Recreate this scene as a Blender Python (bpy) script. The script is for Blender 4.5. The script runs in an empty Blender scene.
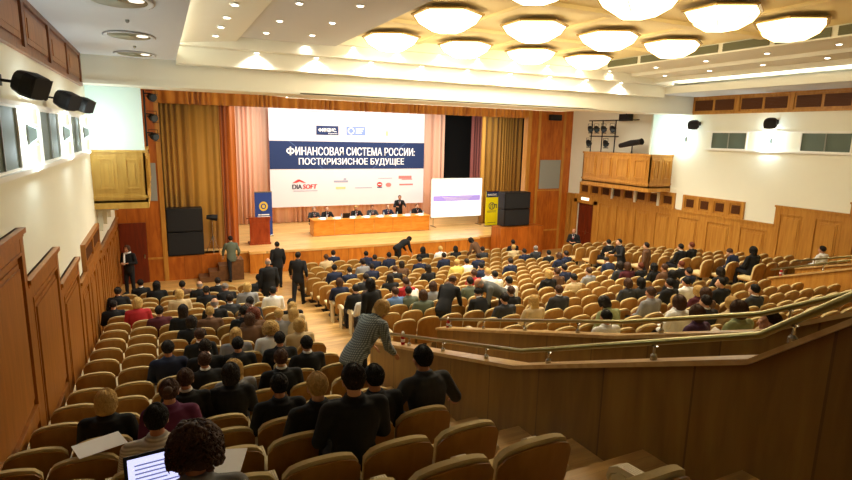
import bpy, bmesh, math, random
from mathutils import Vector, Matrix, Euler
random.seed(7)
C = bpy.context.scene.collection
PI = math.pi
W = bpy.context.scene

# ------------------------------------------------------------------ helpers
def srgb(h):
    h = h.lstrip('#')
    v = [int(h[i:i+2], 16)/255 for i in (0, 2, 4)]
    return tuple((c/12.92 if c <= .04045 else ((c+.055)/1.055)**2.4) for c in v) + (1,)

MATS = {}
def mat(name, col, rough=.6, metal=0, emit=None, strength=0, noise=0, nscale=30, bump=0, spec=.3):
    if name in MATS: return MATS[name]
    m = bpy.data.materials.new(name); m.use_nodes = True
    nt = m.node_tree; b = nt.nodes['Principled BSDF']
    c = srgb(col)
    b.inputs['Base Color'].default_value = c
    b.inputs['Roughness'].default_value = rough
    b.inputs['Metallic'].default_value = metal
    b.inputs['Specular IOR Level'].default_value = spec
    if emit:
        b.inputs['Emission Color'].default_value = srgb(emit)
        b.inputs['Emission Strength'].default_value = strength
    if noise or bump:
        tc = nt.nodes.new('ShaderNodeTexCoord')
        n = nt.nodes.new('ShaderNodeTexNoise'); n.inputs['Scale'].default_value = nscale; n.inputs['Detail'].default_value = 4
        nt.links.new(tc.outputs['Object'], n.inputs['Vector'])
        if noise:
            r = nt.nodes.new('ShaderNodeMapRange')
            r.inputs['To Min'].default_value = 1-noise; r.inputs['To Max'].default_value = 1+noise
            nt.links.new(n.outputs['Fac'], r.inputs['Value'])
            mx = nt.nodes.new('ShaderNodeVectorMath'); mx.operation = 'SCALE'
            mx.inputs[0].default_value = c[:3]
            nt.links.new(r.outputs['Result'], mx.inputs['Scale'])
            nt.links.new(mx.outputs['Vector'], b.inputs['Base Color'])
        if bump:
            bp = nt.nodes.new('ShaderNodeBump'); bp.inputs['Strength'].default_value = bump; bp.inputs['Distance'].default_value = .01
            nt.links.new(n.outputs['Fac'], bp.inputs['Height']); nt.links.new(bp.outputs['Normal'], b.inputs['Normal'])
    MATS[name] = m
    return m

def wood(name, c1, c2, scale=(6, 6, .6), rough=.38, board=0, board_axis='X'):
    m = bpy.data.materials.new(name); m.use_nodes = True
    nt = m.node_tree; N = nt.nodes; L = nt.links; b = N['Principled BSDF']
    tc = N.new('ShaderNodeTexCoord'); mp = N.new('ShaderNodeMapping')
    mp.inputs['Scale'].default_value = scale
    L.new(tc.outputs['Object'], mp.inputs['Vector'])
    n = N.new('ShaderNodeTexNoise'); n.inputs['Scale'].default_value = 2.2; n.inputs['Detail'].default_value = 6; n.inputs['Distortion'].default_value = .6
    L.new(mp.outputs['Vector'], n.inputs['Vector'])
    r = N.new('ShaderNodeValToRGB')
    r.color_ramp.elements[0].position = .32; r.color_ramp.elements[0].color = srgb(c1)
    r.color_ramp.elements[1].position = .68; r.color_ramp.elements[1].color = srgb(c2)
    L.new(n.outputs['Fac'], r.inputs['Fac'])
    out = r.outputs['Color']
    if board:
        sx = N.new('ShaderNodeSeparateXYZ'); L.new(tc.outputs['Object'], sx.inputs[0])
        mu = N.new('ShaderNodeMath'); mu.operation = 'DIVIDE'; mu.inputs[1].default_value = board
        L.new(sx.outputs[board_axis], mu.inputs[0])
        fl = N.new('ShaderNodeMath'); fl.operation = 'FLOOR'; L.new(mu.outputs[0], fl.inputs[0])
        wn = N.new('ShaderNodeTexWhiteNoise'); wn.noise_dimensions = '1D'; L.new(fl.outputs[0], wn.inputs['W'])
        mr = N.new('ShaderNodeMapRange'); mr.inputs['To Min'].default_value = .86; mr.inputs['To Max'].default_value = 1.1
        L.new(wn.outputs['Value'], mr.inputs['Value'])
        fr = N.new('ShaderNodeMath'); fr.operation = 'FRACT'; L.new(mu.outputs[0], fr.inputs[0])
        gt = N.new('ShaderNodeMath'); gt.operation = 'GREATER_THAN'; gt.inputs[1].default_value = .02; L.new(fr.outputs[0], gt.inputs[0])
        ad = N.new('ShaderNodeMapRange'); ad.inputs['To Min'].default_value = .55; L.new(gt.outputs[0], ad.inputs['Value'])
        mm = N.new('ShaderNodeMath'); mm.operation = 'MULTIPLY'; L.new(mr.outputs[0], mm.inputs[0]); L.new(ad.outputs[0], mm.inputs[1])
        vm = N.new('ShaderNodeVectorMath'); vm.operation = 'SCALE'; L.new(out, vm.inputs[0]); L.new(mm.outputs[0], vm.inputs['Scale'])
        out = vm.outputs['Vector']
    L.new(out, b.inputs['Base Color'])
    b.inputs['Roughness'].default_value = rough
    b.inputs['Specular IOR Level'].default_value = .35
    MATS[name] = m
    return m

def link(name, me, m=None, parent=None, loc=None, rot=None):
    o = bpy.data.objects.new(name, me)
    C.objects.link(o)
    if m is not None:
        if len(me.materials) == 0: me.materials.append(m)
        elif me.materials[0] is not m:
            o.material_slots[0].link = 'OBJECT'; o.material_slots[0].material = m
    if parent is not None: o.parent = parent
    if loc is not None: o.location = loc
    if rot is not None: o.rotation_euler = rot
    return o

class MB:
    """collects shapes into ONE mesh"""
    def __init__(s): s.bm = bmesh.new()
    def box(s, x0, x1, y0, y1, z0, z1, M=None):
        co = [(x, y, z) for x in (x0, x1) for y in (y0, y1) for z in (z0, z1)]
        v = [s.bm.verts.new(M @ Vector(c) if M else c) for c in co]
        for f in ((0,1,3,2),(4,6,7,5),(0,4,5,1),(2,3,7,6),(0,2,6,4),(1,5,7,3)):
            s.bm.faces.new([v[i] for i in f])
        return s
    def prism(s, poly, axis, a, b, M=None):
        """poly 2D points extruded along axis 'X','Y' or 'Z'"""
        def P(p, t):
            q = {'X': (t, p[0], p[1]), 'Y': (p[0], t, p[1]), 'Z': (p[0], p[1], t)}[axis]
            return M @ Vector(q) if M else Vector(q)
        A = [s.bm.verts.new(P(p, a)) for p in poly]; B = [s.bm.verts.new(P(p, b)) for p in poly]
        n = len(poly)
        s.bm.faces.new(A); s.bm.faces.new(B[::-1])
        for i in range(n): s.bm.faces.new([A[i], B[i], B[(i+1) % n], A[(i+1) % n]])
        return s
    def loft(s, rings, cap=True, n=16, closed_rings=None):
        """rings: list of lists of points"""
        R = [[s.bm.verts.new(p) for p in r] for r in rings]
        k = len(R[0])
        for a, b in zip(R, R[1:]):
            for i in range(k): s.bm.faces.new([a[i], a[(i+1) % k], b[(i+1) % k], b[i]])
        if cap:
            s.bm.faces.new(R[0][::-1]); s.bm.faces.new(R[-1])
        return s
    def tube(s, pts, r, n=10, cap=True):
        pts = [Vector(p) for p in pts]; rs = r if isinstance(r, (list, tuple)) else [r]*len(pts)
        rings = []; prev = None
        for i, p in enumerate(pts):
            d = (pts[min(i+1, len(pts)-1)] - pts[max(i-1, 0)]).normalized()
            ref = Vector((0, 0, 1)) if abs(d.z) < .95 else Vector((0, 1, 0))
            u = d.cross(ref).normalized(); w = d.cross(u).normalized()
            rings.append([p + (u*math.cos(2*PI*j/n) + w*math.sin(2*PI*j/n))*rs[i] for j in range(n)])
        return s.loft(rings, cap)
    def capsule(s, a, b, ra, rb, n=12):
        a, b = Vector(a), Vector(b); d = b-a; L_ = d.length or 1e-6; d = d/L_
        pts = []; rs = []
        for t in (-.98, -.8, -.45, 0): pts.append(a + d*ra*t); rs.append(ra*math.sqrt(1-t*t))
        for t in (0, .45, .8, .98): pts.append(b + d*rb*t); rs.append(rb*math.sqrt(1-t*t))
        ref = Vector((0, 0, 1)) if abs(d.z) < .95 else Vector((0, 1, 0))
        u = d.cross(ref).normalized(); w = d.cross(u).normalized()
        return s.loft([[p + (u*math.cos(2*PI*j/n) + w*math.sin(2*PI*j/n))*r for j in range(n)] for p, r in zip(pts, rs)])
    def ell(s, c, r, M=None, n=16, m=10):
        c = Vector(c); rings = []
        for i in range(m+1):
            th = PI*(i+.02)/(m+.04); z = -math.cos(th); q = math.sin(th)
            ring = [Vector((r[0]*q*math.cos(2*PI*j/n), r[1]*q*math.sin(2*PI*j/n), r[2]*z)) for j in range(n)]
            rings.append([c + (M @ p if M else p) for p in ring])
        return s.loft(rings)
    def mesh(s, name, m=None, smooth=False, bevel=0):
        bmesh.ops.recalc_face_normals(s.bm, faces=s.bm.faces)
        me = bpy.data.meshes.new(name)
        s.bm.to_mesh(me); s.bm.free()
        if smooth: me.polygons.foreach_set('use_smooth', [True]*len(me.polygons))
        if m: me.materials.append(m)
        return me
    def build(s, name, m=None, parent=None, smooth=False, loc=None, rot=None, bevel=0):
        o = link(name, s.mesh(name, m, smooth), m, parent, loc, rot)
        if bevel:
            md = o.modifiers.new('b', 'BEVEL'); md.width = bevel; md.segments = 2; md.limit_method = 'ANGLE'
        return o

def tag(o, label=None, cat=None, group=None, kind=None):
    if label: o['label'] = label
    if cat: o['category'] = cat
    if group: o['group'] = group
    if kind: o['kind'] = kind
    return o
def thing(name, label, cat, loc=(0, 0, 0), rz=0, group=None):
    o = bpy.data.objects.new(name, None); o.empty_display_size = .1; C.objects.link(o)
    o.location = loc; o.rotation_euler = (0, 0, rz)
    return tag(o, label, cat, group)
def struct(o): o['kind'] = 'structure'; return o
def bake(o):
    """apply modifiers of o, return the mesh"""
    dg = bpy.context.evaluated_depsgraph_get(); dg.update()
    me = bpy.data.meshes.new_from_object(o.evaluated_get(dg))
    return me

# ------------------------------------------------------------------ camera
cd = bpy.data.cameras.new('camera'); cam = bpy.data.objects.new('camera', cd); C.objects.link(cam)
F_PX = 553.0
cd.sensor_width = 36; cd.lens = F_PX*36/852; cd.clip_start = .05; cd.clip_end = 200
yv = Vector((158-426, 110, -F_PX)).normalized(); xv = Vector((1600-426, 240-163, -F_PX))
xv = (xv - xv.dot(yv)*yv).normalized(); zv = xv.cross(yv)
cam.matrix_world = Matrix((xv, yv, zv)).to_4x4()
W.camera = cam
W.view_settings.view_transform = 'Standard'
W.view_settings.look = 'None'
W.view_settings.exposure = 0.14

# ------------------------------------------------------------------ materials
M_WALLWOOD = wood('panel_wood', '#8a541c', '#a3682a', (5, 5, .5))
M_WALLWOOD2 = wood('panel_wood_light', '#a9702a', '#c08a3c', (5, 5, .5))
M_BALC = wood('balcony_wood', '#b28a3c', '#c49d4c', (4, 4, .6))
M_FRONTWOOD = wood('front_wood', '#9a4d14', '#bd6a22', (3, 3, .6), board=.62, board_axis='X')
M_STAGEFACE = wood('stage_face_wood', '#b0641c', '#cf8430', (2, 2, .6), board=1.2, board_axis='X')
M_FLOOR = wood('floor_wood', '#b5894c', '#d1a765', (.8, 6, 6), .3, board=.12, board_axis='Y')
M_STAGEFLOOR = wood('stage_floor_wood', '#d7a45c', '#edc684', (.7, 5, 5), .28, board=.14, board_axis='Y')
M_PARAPET = wood('parapet_wood', '#785623', '#8c682f', (3, 3, .4), .35, board=.9, board_axis='Y')
M_CAP = wood('parapet_cap_wood', '#b8925a', '#cfae74', (3, 3, 3), .3)
M_TABLE = wood('table_wood', '#dc8a2a', '#f0a244', (1, 4, 4), .3)
M_LECTERN = wood('lectern_wood', '#8a3212', '#ab4a20', (4, 4, 1), .35)
M_SEATWOOD = wood('seat_shell_wood', '#8f6229', '#ab7d3c', (3, 3, 1), .35)
M_DOOR = wood('dark_door_wood', '#5a200c', '#71290f', (4, 4, .6), .4)
M_STEP = wood('dark_step', '#5b3a22', '#6e4a2c', (3, 3, 3), .5)
M_SEATFAB = mat('seat_fabric', '#cdb886', .9, noise=.08, nscale=60, bump=.2)
M_ARM = mat('armrest_cream', '#d8c7a0', .5)
M_CREAM = mat('wall_cream', '#ebebdb', .85, noise=.02, nscale=2)
M_BOOTH = mat('booth_white', '#dcefea', .8, noise=.01, nscale=3)
M_CEIL = mat('ceiling_paint', '#e8e6d8', .85, noise=.015, nscale=2)
M_CEILG = mat('ceiling_grey', '#cfcfd0', .85, noise=.015, nscale=2)
M_CEILY = mat('ceiling_gold', '#f0dfae', .8, noise=.02, nscale=2)
M_BLACK = mat('black_plastic', '#141416', .5, noise=.05)
M_DARK = mat('black_void', '#070707', .9)
M_GREY = mat('grey_panel', '#8d8d86', .7)
M_WINDOW = mat('window_glass_dark', '#5d6a60', .7, noise=.1, nscale=3)
M_STEEL = mat('brushed_brass_rail', '#877d50', .3, .85)
M_CHROME = mat('chrome', '#b8b8b8', .2, 1)
M_WHITE = mat('white_paint', '#f0efe8', .7)
M_PAPER = mat('paper_white', '#fbfcff', .8)
M_GOLDRIM = mat('gold_rim', '#a98a45', .4, .6)
M_GLOW = mat('chandelier_glass', '#fff6e0', .4, emit='#ffe7b0', strength=5.5)
M_GLOW2 = mat('downlight_bulb', '#ffffff', .4, emit='#fff6e4', strength=9)
M_SCONCE = mat('sconce_glow', '#ffffff', .4, emit='#e6fbff', strength=8)
M_COVE = mat('cove_tube', '#ffffff', .4, emit='#fff3d2', strength=7)
M_GRILLE = mat('grille_slats', '#6f6f55', .7)
M_VENTW = mat('vent_brown', '#5f3410', .6)

# ------------------------------------------------------------------ layout of the hall
FY = [(-4,-1.0),(-2,-1.35),(0,-1.72),(2.5,-2.62),(3.3,-2.95),(5.9,-3.85),(8.3,-4.38),(13.1,-5.05),(17.4,-5.6),(20.5,-5.7),(60,-5.7)]
def F(Y):
    for (a, za), (b, zb) in zip(FY, FY[1:]):
        if Y <= b: return za+(zb-za)*(Y-a)/(b-a)
    return FY[-1][1]
def rowY(k): return 2.47+.85*k
def seat_list():
    out = []
    def add(b, k, i, X, Y): out.append((b, k, i, round(X, 3), round(Y, 3), round(F(Y), 3)))
    for k in range(-2, 19):
        Y = rowY(k); E = 2.17+.056*(Y-2.5) if Y < 8.3 else 2.5
        i = 0; X = E-.275
        while X > -1.3: add('left', k, i, X, Y); X -= .55; i += 1
    for k in range(0, 22):
        Y = rowY(k); i = 0
        X = 4.4 if k >= 9 else 5.9
        while X < (14.2 if k >= 9 else 14.8): add('centre', k, i, X, Y); X += .55; i += 1
    for k in range(5, 20):
        Y = rowY(k); i = 0; X = 15.75 if k >= 9 else 17.15
        while X < 18.8: add('right', k, i, X, Y); out[-1] = (*out[-1][:5], round(F(Y)+.28, 3)); X += .55; i += 1
    return out
XL, XR = -1.6, 19.2
ZB, ZS = -5.7, -4.78          # hall floor at the front, stage floor
YW = 22.9                     # front wall plane

# ------------------------------------------------------------------ floor
fb = MB()
def treads(x0, x1, k0, k1, dz=0):
    for k in range(k0, k1):
        fb.box(x0, x1, rowY(k)-.22, rowY(k)+.63, F(rowY(k))-.7, F(rowY(k))+dz)
treads(XL-.2, 3.7, -5, 22); treads(3.7, 5.1, 8, 22); treads(5.1, 15.2, -5, 22)
treads(15.2, 15.42, 8, 22); treads(15.42, 16.6, 8, 20, .28); treads(16.6, XR+.2, -5, 20, .28); treads(15.42, XR+.2, 20, 22)
ylast = rowY(21)+.63
fb.box(XL-.2, XR+.2, ylast, 24, ZB-.3, ZB)
struct(fb.build('floor', M_FLOOR))
# sunken entrance passages between the parapets
for x0, x1 in ((3.7, 5.1), (15.2, 16.6)):
    pb = MB(); pb.box(x0, x1, -2.2, rowY(8)-.22, F(rowY(8))-.4, F(rowY(8))-.02)
    struct(pb.build('floor_passage', M_FLOOR))
    pw = MB(); pw.box(x0, x1, -2.3, -2.2, -4.6, -1.3); struct(pw.build('wall_passage', M_WALLWOOD))

# ------------------------------------------------------------------ side walls
def side_wall(name, X, out):
    b = MB(); b.box(min(X, X+out*.25), max(X, X+out*.25), -3.2, YW+.25, ZB-.3, 3.2)
    return struct(b.build(name, M_CREAM))
wl = side_wall('wall_left', XL, -1)
# right wall with the side door opening at its front end
b = MB()
b.box(XR, XR+.25, -3.2, 20.85, ZB-.3, 3.2); b.box(XR, XR+.25, 22.1, YW+.25, ZB-.3, 3.2); b.box(XR, XR+.25, 20.85, 22.1, -3.12, 3.2)
wr = struct(b.build('wall_right', M_CREAM))
b = MB(); b.box(XL-.25, XR+.25, -3.3, -3.15, -2.5, 3.2); struct(b.build('wall_back', M_CREAM))

def wainscot(X, s, segs, name, m):
    """s=+1: panel sticks out to +X (left wall); segs (y0,y1,ztop,panels)"""
    b = MB()
    def bx(d0, d1, y0, y1, z0, z1): b.box(min(X+s*d0, X+s*d1), max(X+s*d0, X+s*d1), y0, y1, z0, z1)
    for y0, y1, zt, n in segs:
        zf = F((y0+y1)/2)-.7
        bx(0, .03, y0, y1, zf, zt)
        w = (y1-y0)/n
        for i in range(n):
            a, c = y0+i*w, y0+(i+1)*w
            st = .17
            bx(.03, .065, a, a+st, zf, zt-.06); bx(.03, .065, c-st, c, zf, zt-.06)
            bx(.03, .06, a+st, c-st, zt-.26, zt-.06)
            pz1 = zt-.26; pz0 = max(zf, zt-2.15)
            if s > 0: pz0 = zt-2.2
            # raised field with stepped moulding
            bx(.03, .075, a+st, a+st+.035, pz0, pz1); bx(.03, .075, c-st-.035, c-st, pz0, pz1); bx(.03, .075, a+st+.035, c-st-.035, pz1-.035, pz1); bx(.03, .075, a+st+.035, c-st-.035, pz0, pz0+.035)
            for q, dep in ((.12, .02), (.17, .04)):
                bx(.03, .03+dep, a+st+q, c-st-q, pz0+q, pz1-q)
            bx(.03, .06, a+st, c-st, pz0-.2, pz0)
            bx(.03, .045, a+st+.06, c-st-.06, zf, pz0-.26)
        bx(0, .1, y0-.02, y1+.02, zt-.06, zt); bx(0, .075, y0, y1, zt-.1, zt-.06)
    return struct(b.build(name, m))
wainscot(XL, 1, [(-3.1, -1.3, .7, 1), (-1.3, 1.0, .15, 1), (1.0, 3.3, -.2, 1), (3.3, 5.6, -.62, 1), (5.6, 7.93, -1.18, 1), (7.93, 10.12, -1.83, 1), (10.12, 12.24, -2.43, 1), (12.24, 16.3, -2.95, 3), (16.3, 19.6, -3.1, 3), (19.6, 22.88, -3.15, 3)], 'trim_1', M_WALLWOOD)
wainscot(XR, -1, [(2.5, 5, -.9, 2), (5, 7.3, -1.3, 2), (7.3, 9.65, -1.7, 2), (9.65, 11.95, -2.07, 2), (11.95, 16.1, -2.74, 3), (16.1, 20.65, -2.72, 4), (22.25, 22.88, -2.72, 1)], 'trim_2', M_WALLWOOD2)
b = MB()
b.box(XR-.08, XR, 20.62, 20.87, ZB, -2.95); b.box(XR-.08, XR, 22.08, 22.3, ZB, -2.95); b.box(XR-.08, XR, 20.62, 22.3, -3.14, -2.7)
struct(b.build('trim_3', M_WALLWOOD2))
b = MB(); b.box(XR+.08, XR+.14, 20.87, 22.08, ZB, -3.12)
for y0, y1 in ((20.97, 21.43), (21.52, 21.98)):
    b.box(XR+.06, XR+.08, y0, y1, ZB+.3, ZB+1.1); b.box(XR+.06, XR+.08, y0, y1, ZB+1.25, -3.3)
dr = struct(b.build('door_1', M_DOOR))
hb = MB(); hb.tube([(XR+.03, 21.42, ZB+1.0), (XR+.03, 21.42, ZB+1.2)], .015); hb.build('door_handle', M_CHROME, dr)
b = MB(); b.box(XR-.1, XR-.08, 21.2, 21.75, -2.98, -2.84)
tag(b.build('exit_sign', mat('exit_lamp', '#f5f2e0', .5, emit='#fff8e0', strength=1.2)), 'small pale lit sign above the dark side door', 'sign')

# wood bands below the ceiling with louvred vents
def louvre(b, X, s, y0, y1, z0, z1):
    n = max(3, int((z1-z0)/.045))
    for i in range(n):
        z = z0+(i+.5)*(z1-z0)/n
        b.box(min(X, X+s*.03), max(X, X+s*.03), y0, y1, z-.006, z+.008)
def band(name, X, s, y0, y1, z0, z1, step, m, group):
    b = MB(); bx = lambda d0, d1, a, c, e, f: b.box(min(X+s*d0, X+s*d1), max(X+s*d0, X+s*d1), a, c, e, f)
    bx(0, .03, y0, y1, z0, z1); bx(.03, .07, y0, y1, z0, z0+.07); bx(.03, .07, y0, y1, z1-.07, z1)
    y = y1
    vs = []
    while y > y0+step*.6:
        bx(.03, .065, y-.16, y, z0+.07, z1-.07)
        vs.append((y-step+.02, y-.18)); y -= step
    o = struct(b.build(name, m))
    for i, (a, c) in enumerate(vs):
        h = (a+c)/2
        if s < 0:
            for (p, q) in ((a+.05, h-.05), (h+.05, c-.05)):
                vb = MB(); vb.box(min(X+s*.03, X+s*.035), max(X+s*.03, X+s*.035), p, q, z0+.14, z1-.14)
                louvre(vb, X+s*.035, s, p, q, z0+.14, z1-.14)
                vb.build('vent_panel', M_VENTW if s < 0 else M_WALLWOOD, o)
        else:
            vb = MB(); vb.box(X+.03, X+.05, a+.1, c-.1, z0+.16, z1-.16); vb.box(X+.05, X+.06, a+.18, c-.18, z0+.24, z1-.24)
            vb.build('band_panel', M_WALLWOOD, o)
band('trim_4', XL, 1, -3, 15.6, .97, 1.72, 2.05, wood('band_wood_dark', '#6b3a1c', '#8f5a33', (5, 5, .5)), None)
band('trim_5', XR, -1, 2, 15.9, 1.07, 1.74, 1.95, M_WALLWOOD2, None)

# grille panels standing on the wainscot
def grille_panel(X, s, y0, y1, z0, z1, n, m, label):
    b = MB(); bx = lambda d0, d1, a, c, e, f: b.box(min(X+s*d0, X+s*d1), max(X+s*d0, X+s*d1), a, c, e, f)
    t = thing('vent_grille', label, 'vent', (X, (y0+y1)/2, z0), 0, None)
    bx2 = lambda d0, d1, a, c, e, f: b.box(min(s*d0, s*d1), max(s*d0, s*d1), a-(y0+y1)/2, c-(y0+y1)/2, e-z0, f-z0)
    bx2(0, .04, y0, y1, z0, z1); bx2(.04, .09, y0, y1, z1-.1, z1); bx2(.04, .09, y0, y1, z0, z0+.1)
    w = (y1-y0)/n
    for i in range(n+1):
        yy = y0+i*w; bx2(.04, .085, max(y0, yy-.1), min(y1, yy+.1), z0+.1, z1-.1)
    b.build('frame', m, t)
    for i in range(n):
        vb = MB(); a, c = y0+i*w+.16-(y0+y1)/2, y0+(i+1)*w-.16-(y0+y1)/2
        vb.box(min(s*.04, s*.045), max(s*.04, s*.045), a, c, .16, z1-z0-.16)
        louvre(vb, s*.045, s, a, c, .16, z1-z0-.16)
        vb.build('louvre', M_VENTW, t)
grille_panel(XL, 1, 13.2, 16.25, -2.95, -2.38, 2, M_WALLWOOD, 'wooden vent grille panel on left wall above the wainscot')
grille_panel(XR, -1, 13.1, 15.75, -2.74, -2.1, 4, M_WALLWOOD2, 'wooden vent grille with four louvres, right wall, beside the windows')
grille_panel(XR, -1, 16.15, 21.95, -2.72, -2.08, 8, M_WALLWOOD2, 'long wooden vent grille on right wall beneath the lighting balcony')

# window bands
def windows(X, s, opens, zb, zt, y0, y1, num):
    bx = lambda b, d0, d1, a, c, e, f: b.box(min(X+s*d0, X+s*d1), max(X+s*d0, X+s*d1), a, c, e, f)
    b = MB()
    bx(b, 0, .06, y0, y1, zt, zt+.05); bx(b, 0, .09, y0, y1, zb-.09, zb-.03)
    struct(b.build('trim_%d' % (num+20), M_WHITE))
    for i, (a, c) in enumerate(opens):
        w = MB()
        bx(w, .0, .035, a-.05, a, zb-.03, zt); bx(w, 0, .035, c, c+.05, zb-.03, zt)
        bx(w, .0, .035, a, c, zt-.03, zt); bx(w, 0, .035, a, c, zb-.05, zb)
        wo = struct(w.build('window_%d' % (num+i), M_WHITE))
        g = MB(); bx(g, .004, .012, a, c, zb, zt-.03); g.build('window_pane', M_WINDOW, wo)
        m_ = MB(); h = (a+c)/2; bx(m_, .012, .03, h-.02, h+.02, zb, zt-.03); m_.build('window_mullion', M_GREY, wo)
windows(XL, 1, [(3.2, 4.8), (6.9, 8.5), (10.06, 11.69), (13.35, 14.7)], -.5, .26, 2, 15.9, 1)
windows(XR, -1, [(6.2, 7.8), (9.95, 11.44), (13.39, 14.78)], -.2, .4, 4, 15.0, 5)

def sconce(X, s, Y, z, label):
    t = thing('wall_sconce', label, 'wall lamp', (X, Y, z))
    b = MB(); b.box(min(0, s*.03), max(0, s*.03), -.05, .05, -.14, .14); b.build('backplate', M_GREY, t)
    b = MB(); b.prism([(s*.03, -.12), (s*.12, -.05), (s*.12, .08), (s*.03, .12)], 'Y', -.07, .07); b.build('lamp_shade', mat('sconce_shade', '#9aa6a8', .5), t)
    for sg in (-1, 1):
        b = MB(); b.box(min(s*.04, s*.1), max(s*.04, s*.1), -.05, .05, sg*.125, sg*.135) if sg > 0 else b.box(min(s*.04, s*.1), max(s*.04, s*.1), -.05, .05, -.135, -.125)
        b.build('bulb', M_SCONCE, t)
    for sg in (-1, 1):
        l = bpy.data.lights.new('sconce_light', 'POINT'); l.energy = 22; l.color = (.8, .97, 1); l.shadow_soft_size = .06
        lo = bpy.data.objects.new('sconce_light', l); C.objects.link(lo); lo.parent = t; lo.location = (s*.2, 0, sg*.24)
for Y, w in ((9.2, 'nearest of the glowing wall sconces between left wall windows'), (12.4, 'second glowing wall sconce between the left wall windows'), (15.55, 'glowing wall sconce on left wall beside the balcony booth')):
    sconce(XL, 1, Y, -.1, w)
for Y, w in ((12.5, 'glowing sconce between the two right wall windows'), (16.0, 'glowing sconce on right wall beside the lighting balcony')):
    sconce(XR, -1, Y, .1, w)

def wall_speaker(X, s, Y, z, label, big=1):
    t = thing('wall_speaker', label, 'speaker', (X, Y, z), 0, 'black loudspeakers on the side walls'); t.scale = (.78,)*3 if X < 0 else (.9,)*3
    b = MB(); b.box(min(0, s*.03), max(0, s*.03), -.06, .06, -.08, .08); b.tube([(s*.02, 0, 0), (s*.2, -.0, -.02)], .022); b.build('bracket', M_BLACK, t)
    M = Matrix.Translation((s*.38, 0, -.05)) @ Euler((0, s*math.radians(22), s*math.radians(-25))).to_matrix().to_4x4()
    b = MB(); rings = []
    for x, w, h in ((-.2, .1, .1), (-.15, .17, .16), (0, .21, .19), (.14, .2, .18), (.17, .19, .17)):
        ring = []
        for j in range(20):
            a = 2*PI*j/20; ca, sa = math.cos(a), math.sin(a)
            p = 3.2; r_ = (abs(ca)**p+abs(sa)**p)**(-1/p)
            ring.append(M @ Vector((s*x, w*ca*r_*1.1, h*sa*r_)))
        rings.append(ring)
    b.loft(rings); b.build('cabinet', M_BLACK, t, smooth=False)
    b = MB(); b.prism([(-.19, -.15), (.19, -.15), (.19, .15), (-.19, .15)], 'X', s*.171, s*.18, M); b.build('grille', mat('speaker_mesh', '#222224', .8, noise=.3, nscale=200), t)
wall_speaker(XL, 1, 7.95, .52, 'nearest black loudspeaker on the left wall')
wall_speaker(XL, 1, 10.8, .48, 'second black loudspeaker along the left wall')
wall_speaker(XL, 1, 13.1, .5, 'farthest black loudspeaker on the left wall, beside the white booth')
wall_speaker(XR, -1, 12.35, .75, 'black loudspeaker on right wall left of the last window')
wall_speaker(XR, -1, 15.4, .72, 'black loudspeaker on right wall next to the lighting balcony')

# ------------------------------------------------------------------ lighting balconies
def balcony(X, s, num):
    # s = +1 left; near face at Y 16.5, long side at X+1.25*s
    D = 1.25; y0, y1 = 16.5, 20.5
    b = MB(); bx = lambda d0, d1, a, c, e, f: b.box(min(X+s*d0, X+s*d1), max(X+s*d0, X+s*d1), a, c, e, f)
    bx(0, D, y0, y1, -1.9, -1.84)                      # deck
    bx(0, D, y0, y0+.05, -1.9, -.55); bx(D-.05, D, y0, y1, -1.9, -.55); bx(0, D, y1-.05, y1, -1.9, -.55)
    bx(-0, D+.04, y0-.04, y1+.02, -.6, -.53); bx(0, D+.03, y0-.03, y1+.03, -1.78, -1.72)
    bx(0, D+.02, y0-.02, y1, -2.06, -1.9)
    for a, c in ((.08, .58), (.68, 1.18)):
        bx(a, c, y0-.02, y0, -1.62, -.68)
        for e in ((a+.08, a+.12, -1.54, -.76), (c-.12, c-.08, -1.54, -.76), (a+.12, c-.12, -1.54, -1.5), (a+.12, c-.12, -.8, -.76)): bx(e[0], e[1], y0-.055, y0-.02, e[2], e[3])
        bx(a+.19, c-.19, y0-.04, y0-.02, -1.43, -.87)
    n = 4; w = (y1-y0)/n
    for i in range(n):
        a, c = y0+i*w+.1, y0+(i+1)*w-.1; bx(D, D+.02, a, c, -1.62, -.68)
        for e in ((a+.08, a+.13, -1.54, -.76), (c-.13, c-.08, -1.54, -.76), (a+.13, c-.13, -1.54, -1.49), (a+.13, c-.13, -.81, -.76)): bx(D+.02, D+.055, e[0], e[1], e[2], e[3])
    o = struct(b.build('balcony_%s' % ('left' if s > 0 else 'right'), M_BALC if s > 0 else M_WALLWOOD2))
    b = MB(); bx(0, D+.0, y0+.06, y0+.14, -.53, 1.2); struct(b.build('wall_booth_%s' % ('left' if s > 0 else 'right'), M_BOOTH))
    for yy in (16.9, 18.2, 19.6):
        b = MB(); bx(.02, .12, yy, yy+.12, -2.7, -2.06); bx(.02, .5, yy, yy+.12, -2.14, -2.06)
        b.build('bracket', M_CREAM, o)
balcony(XL, 1, 1); balcony(XR, -1, 2)

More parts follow.
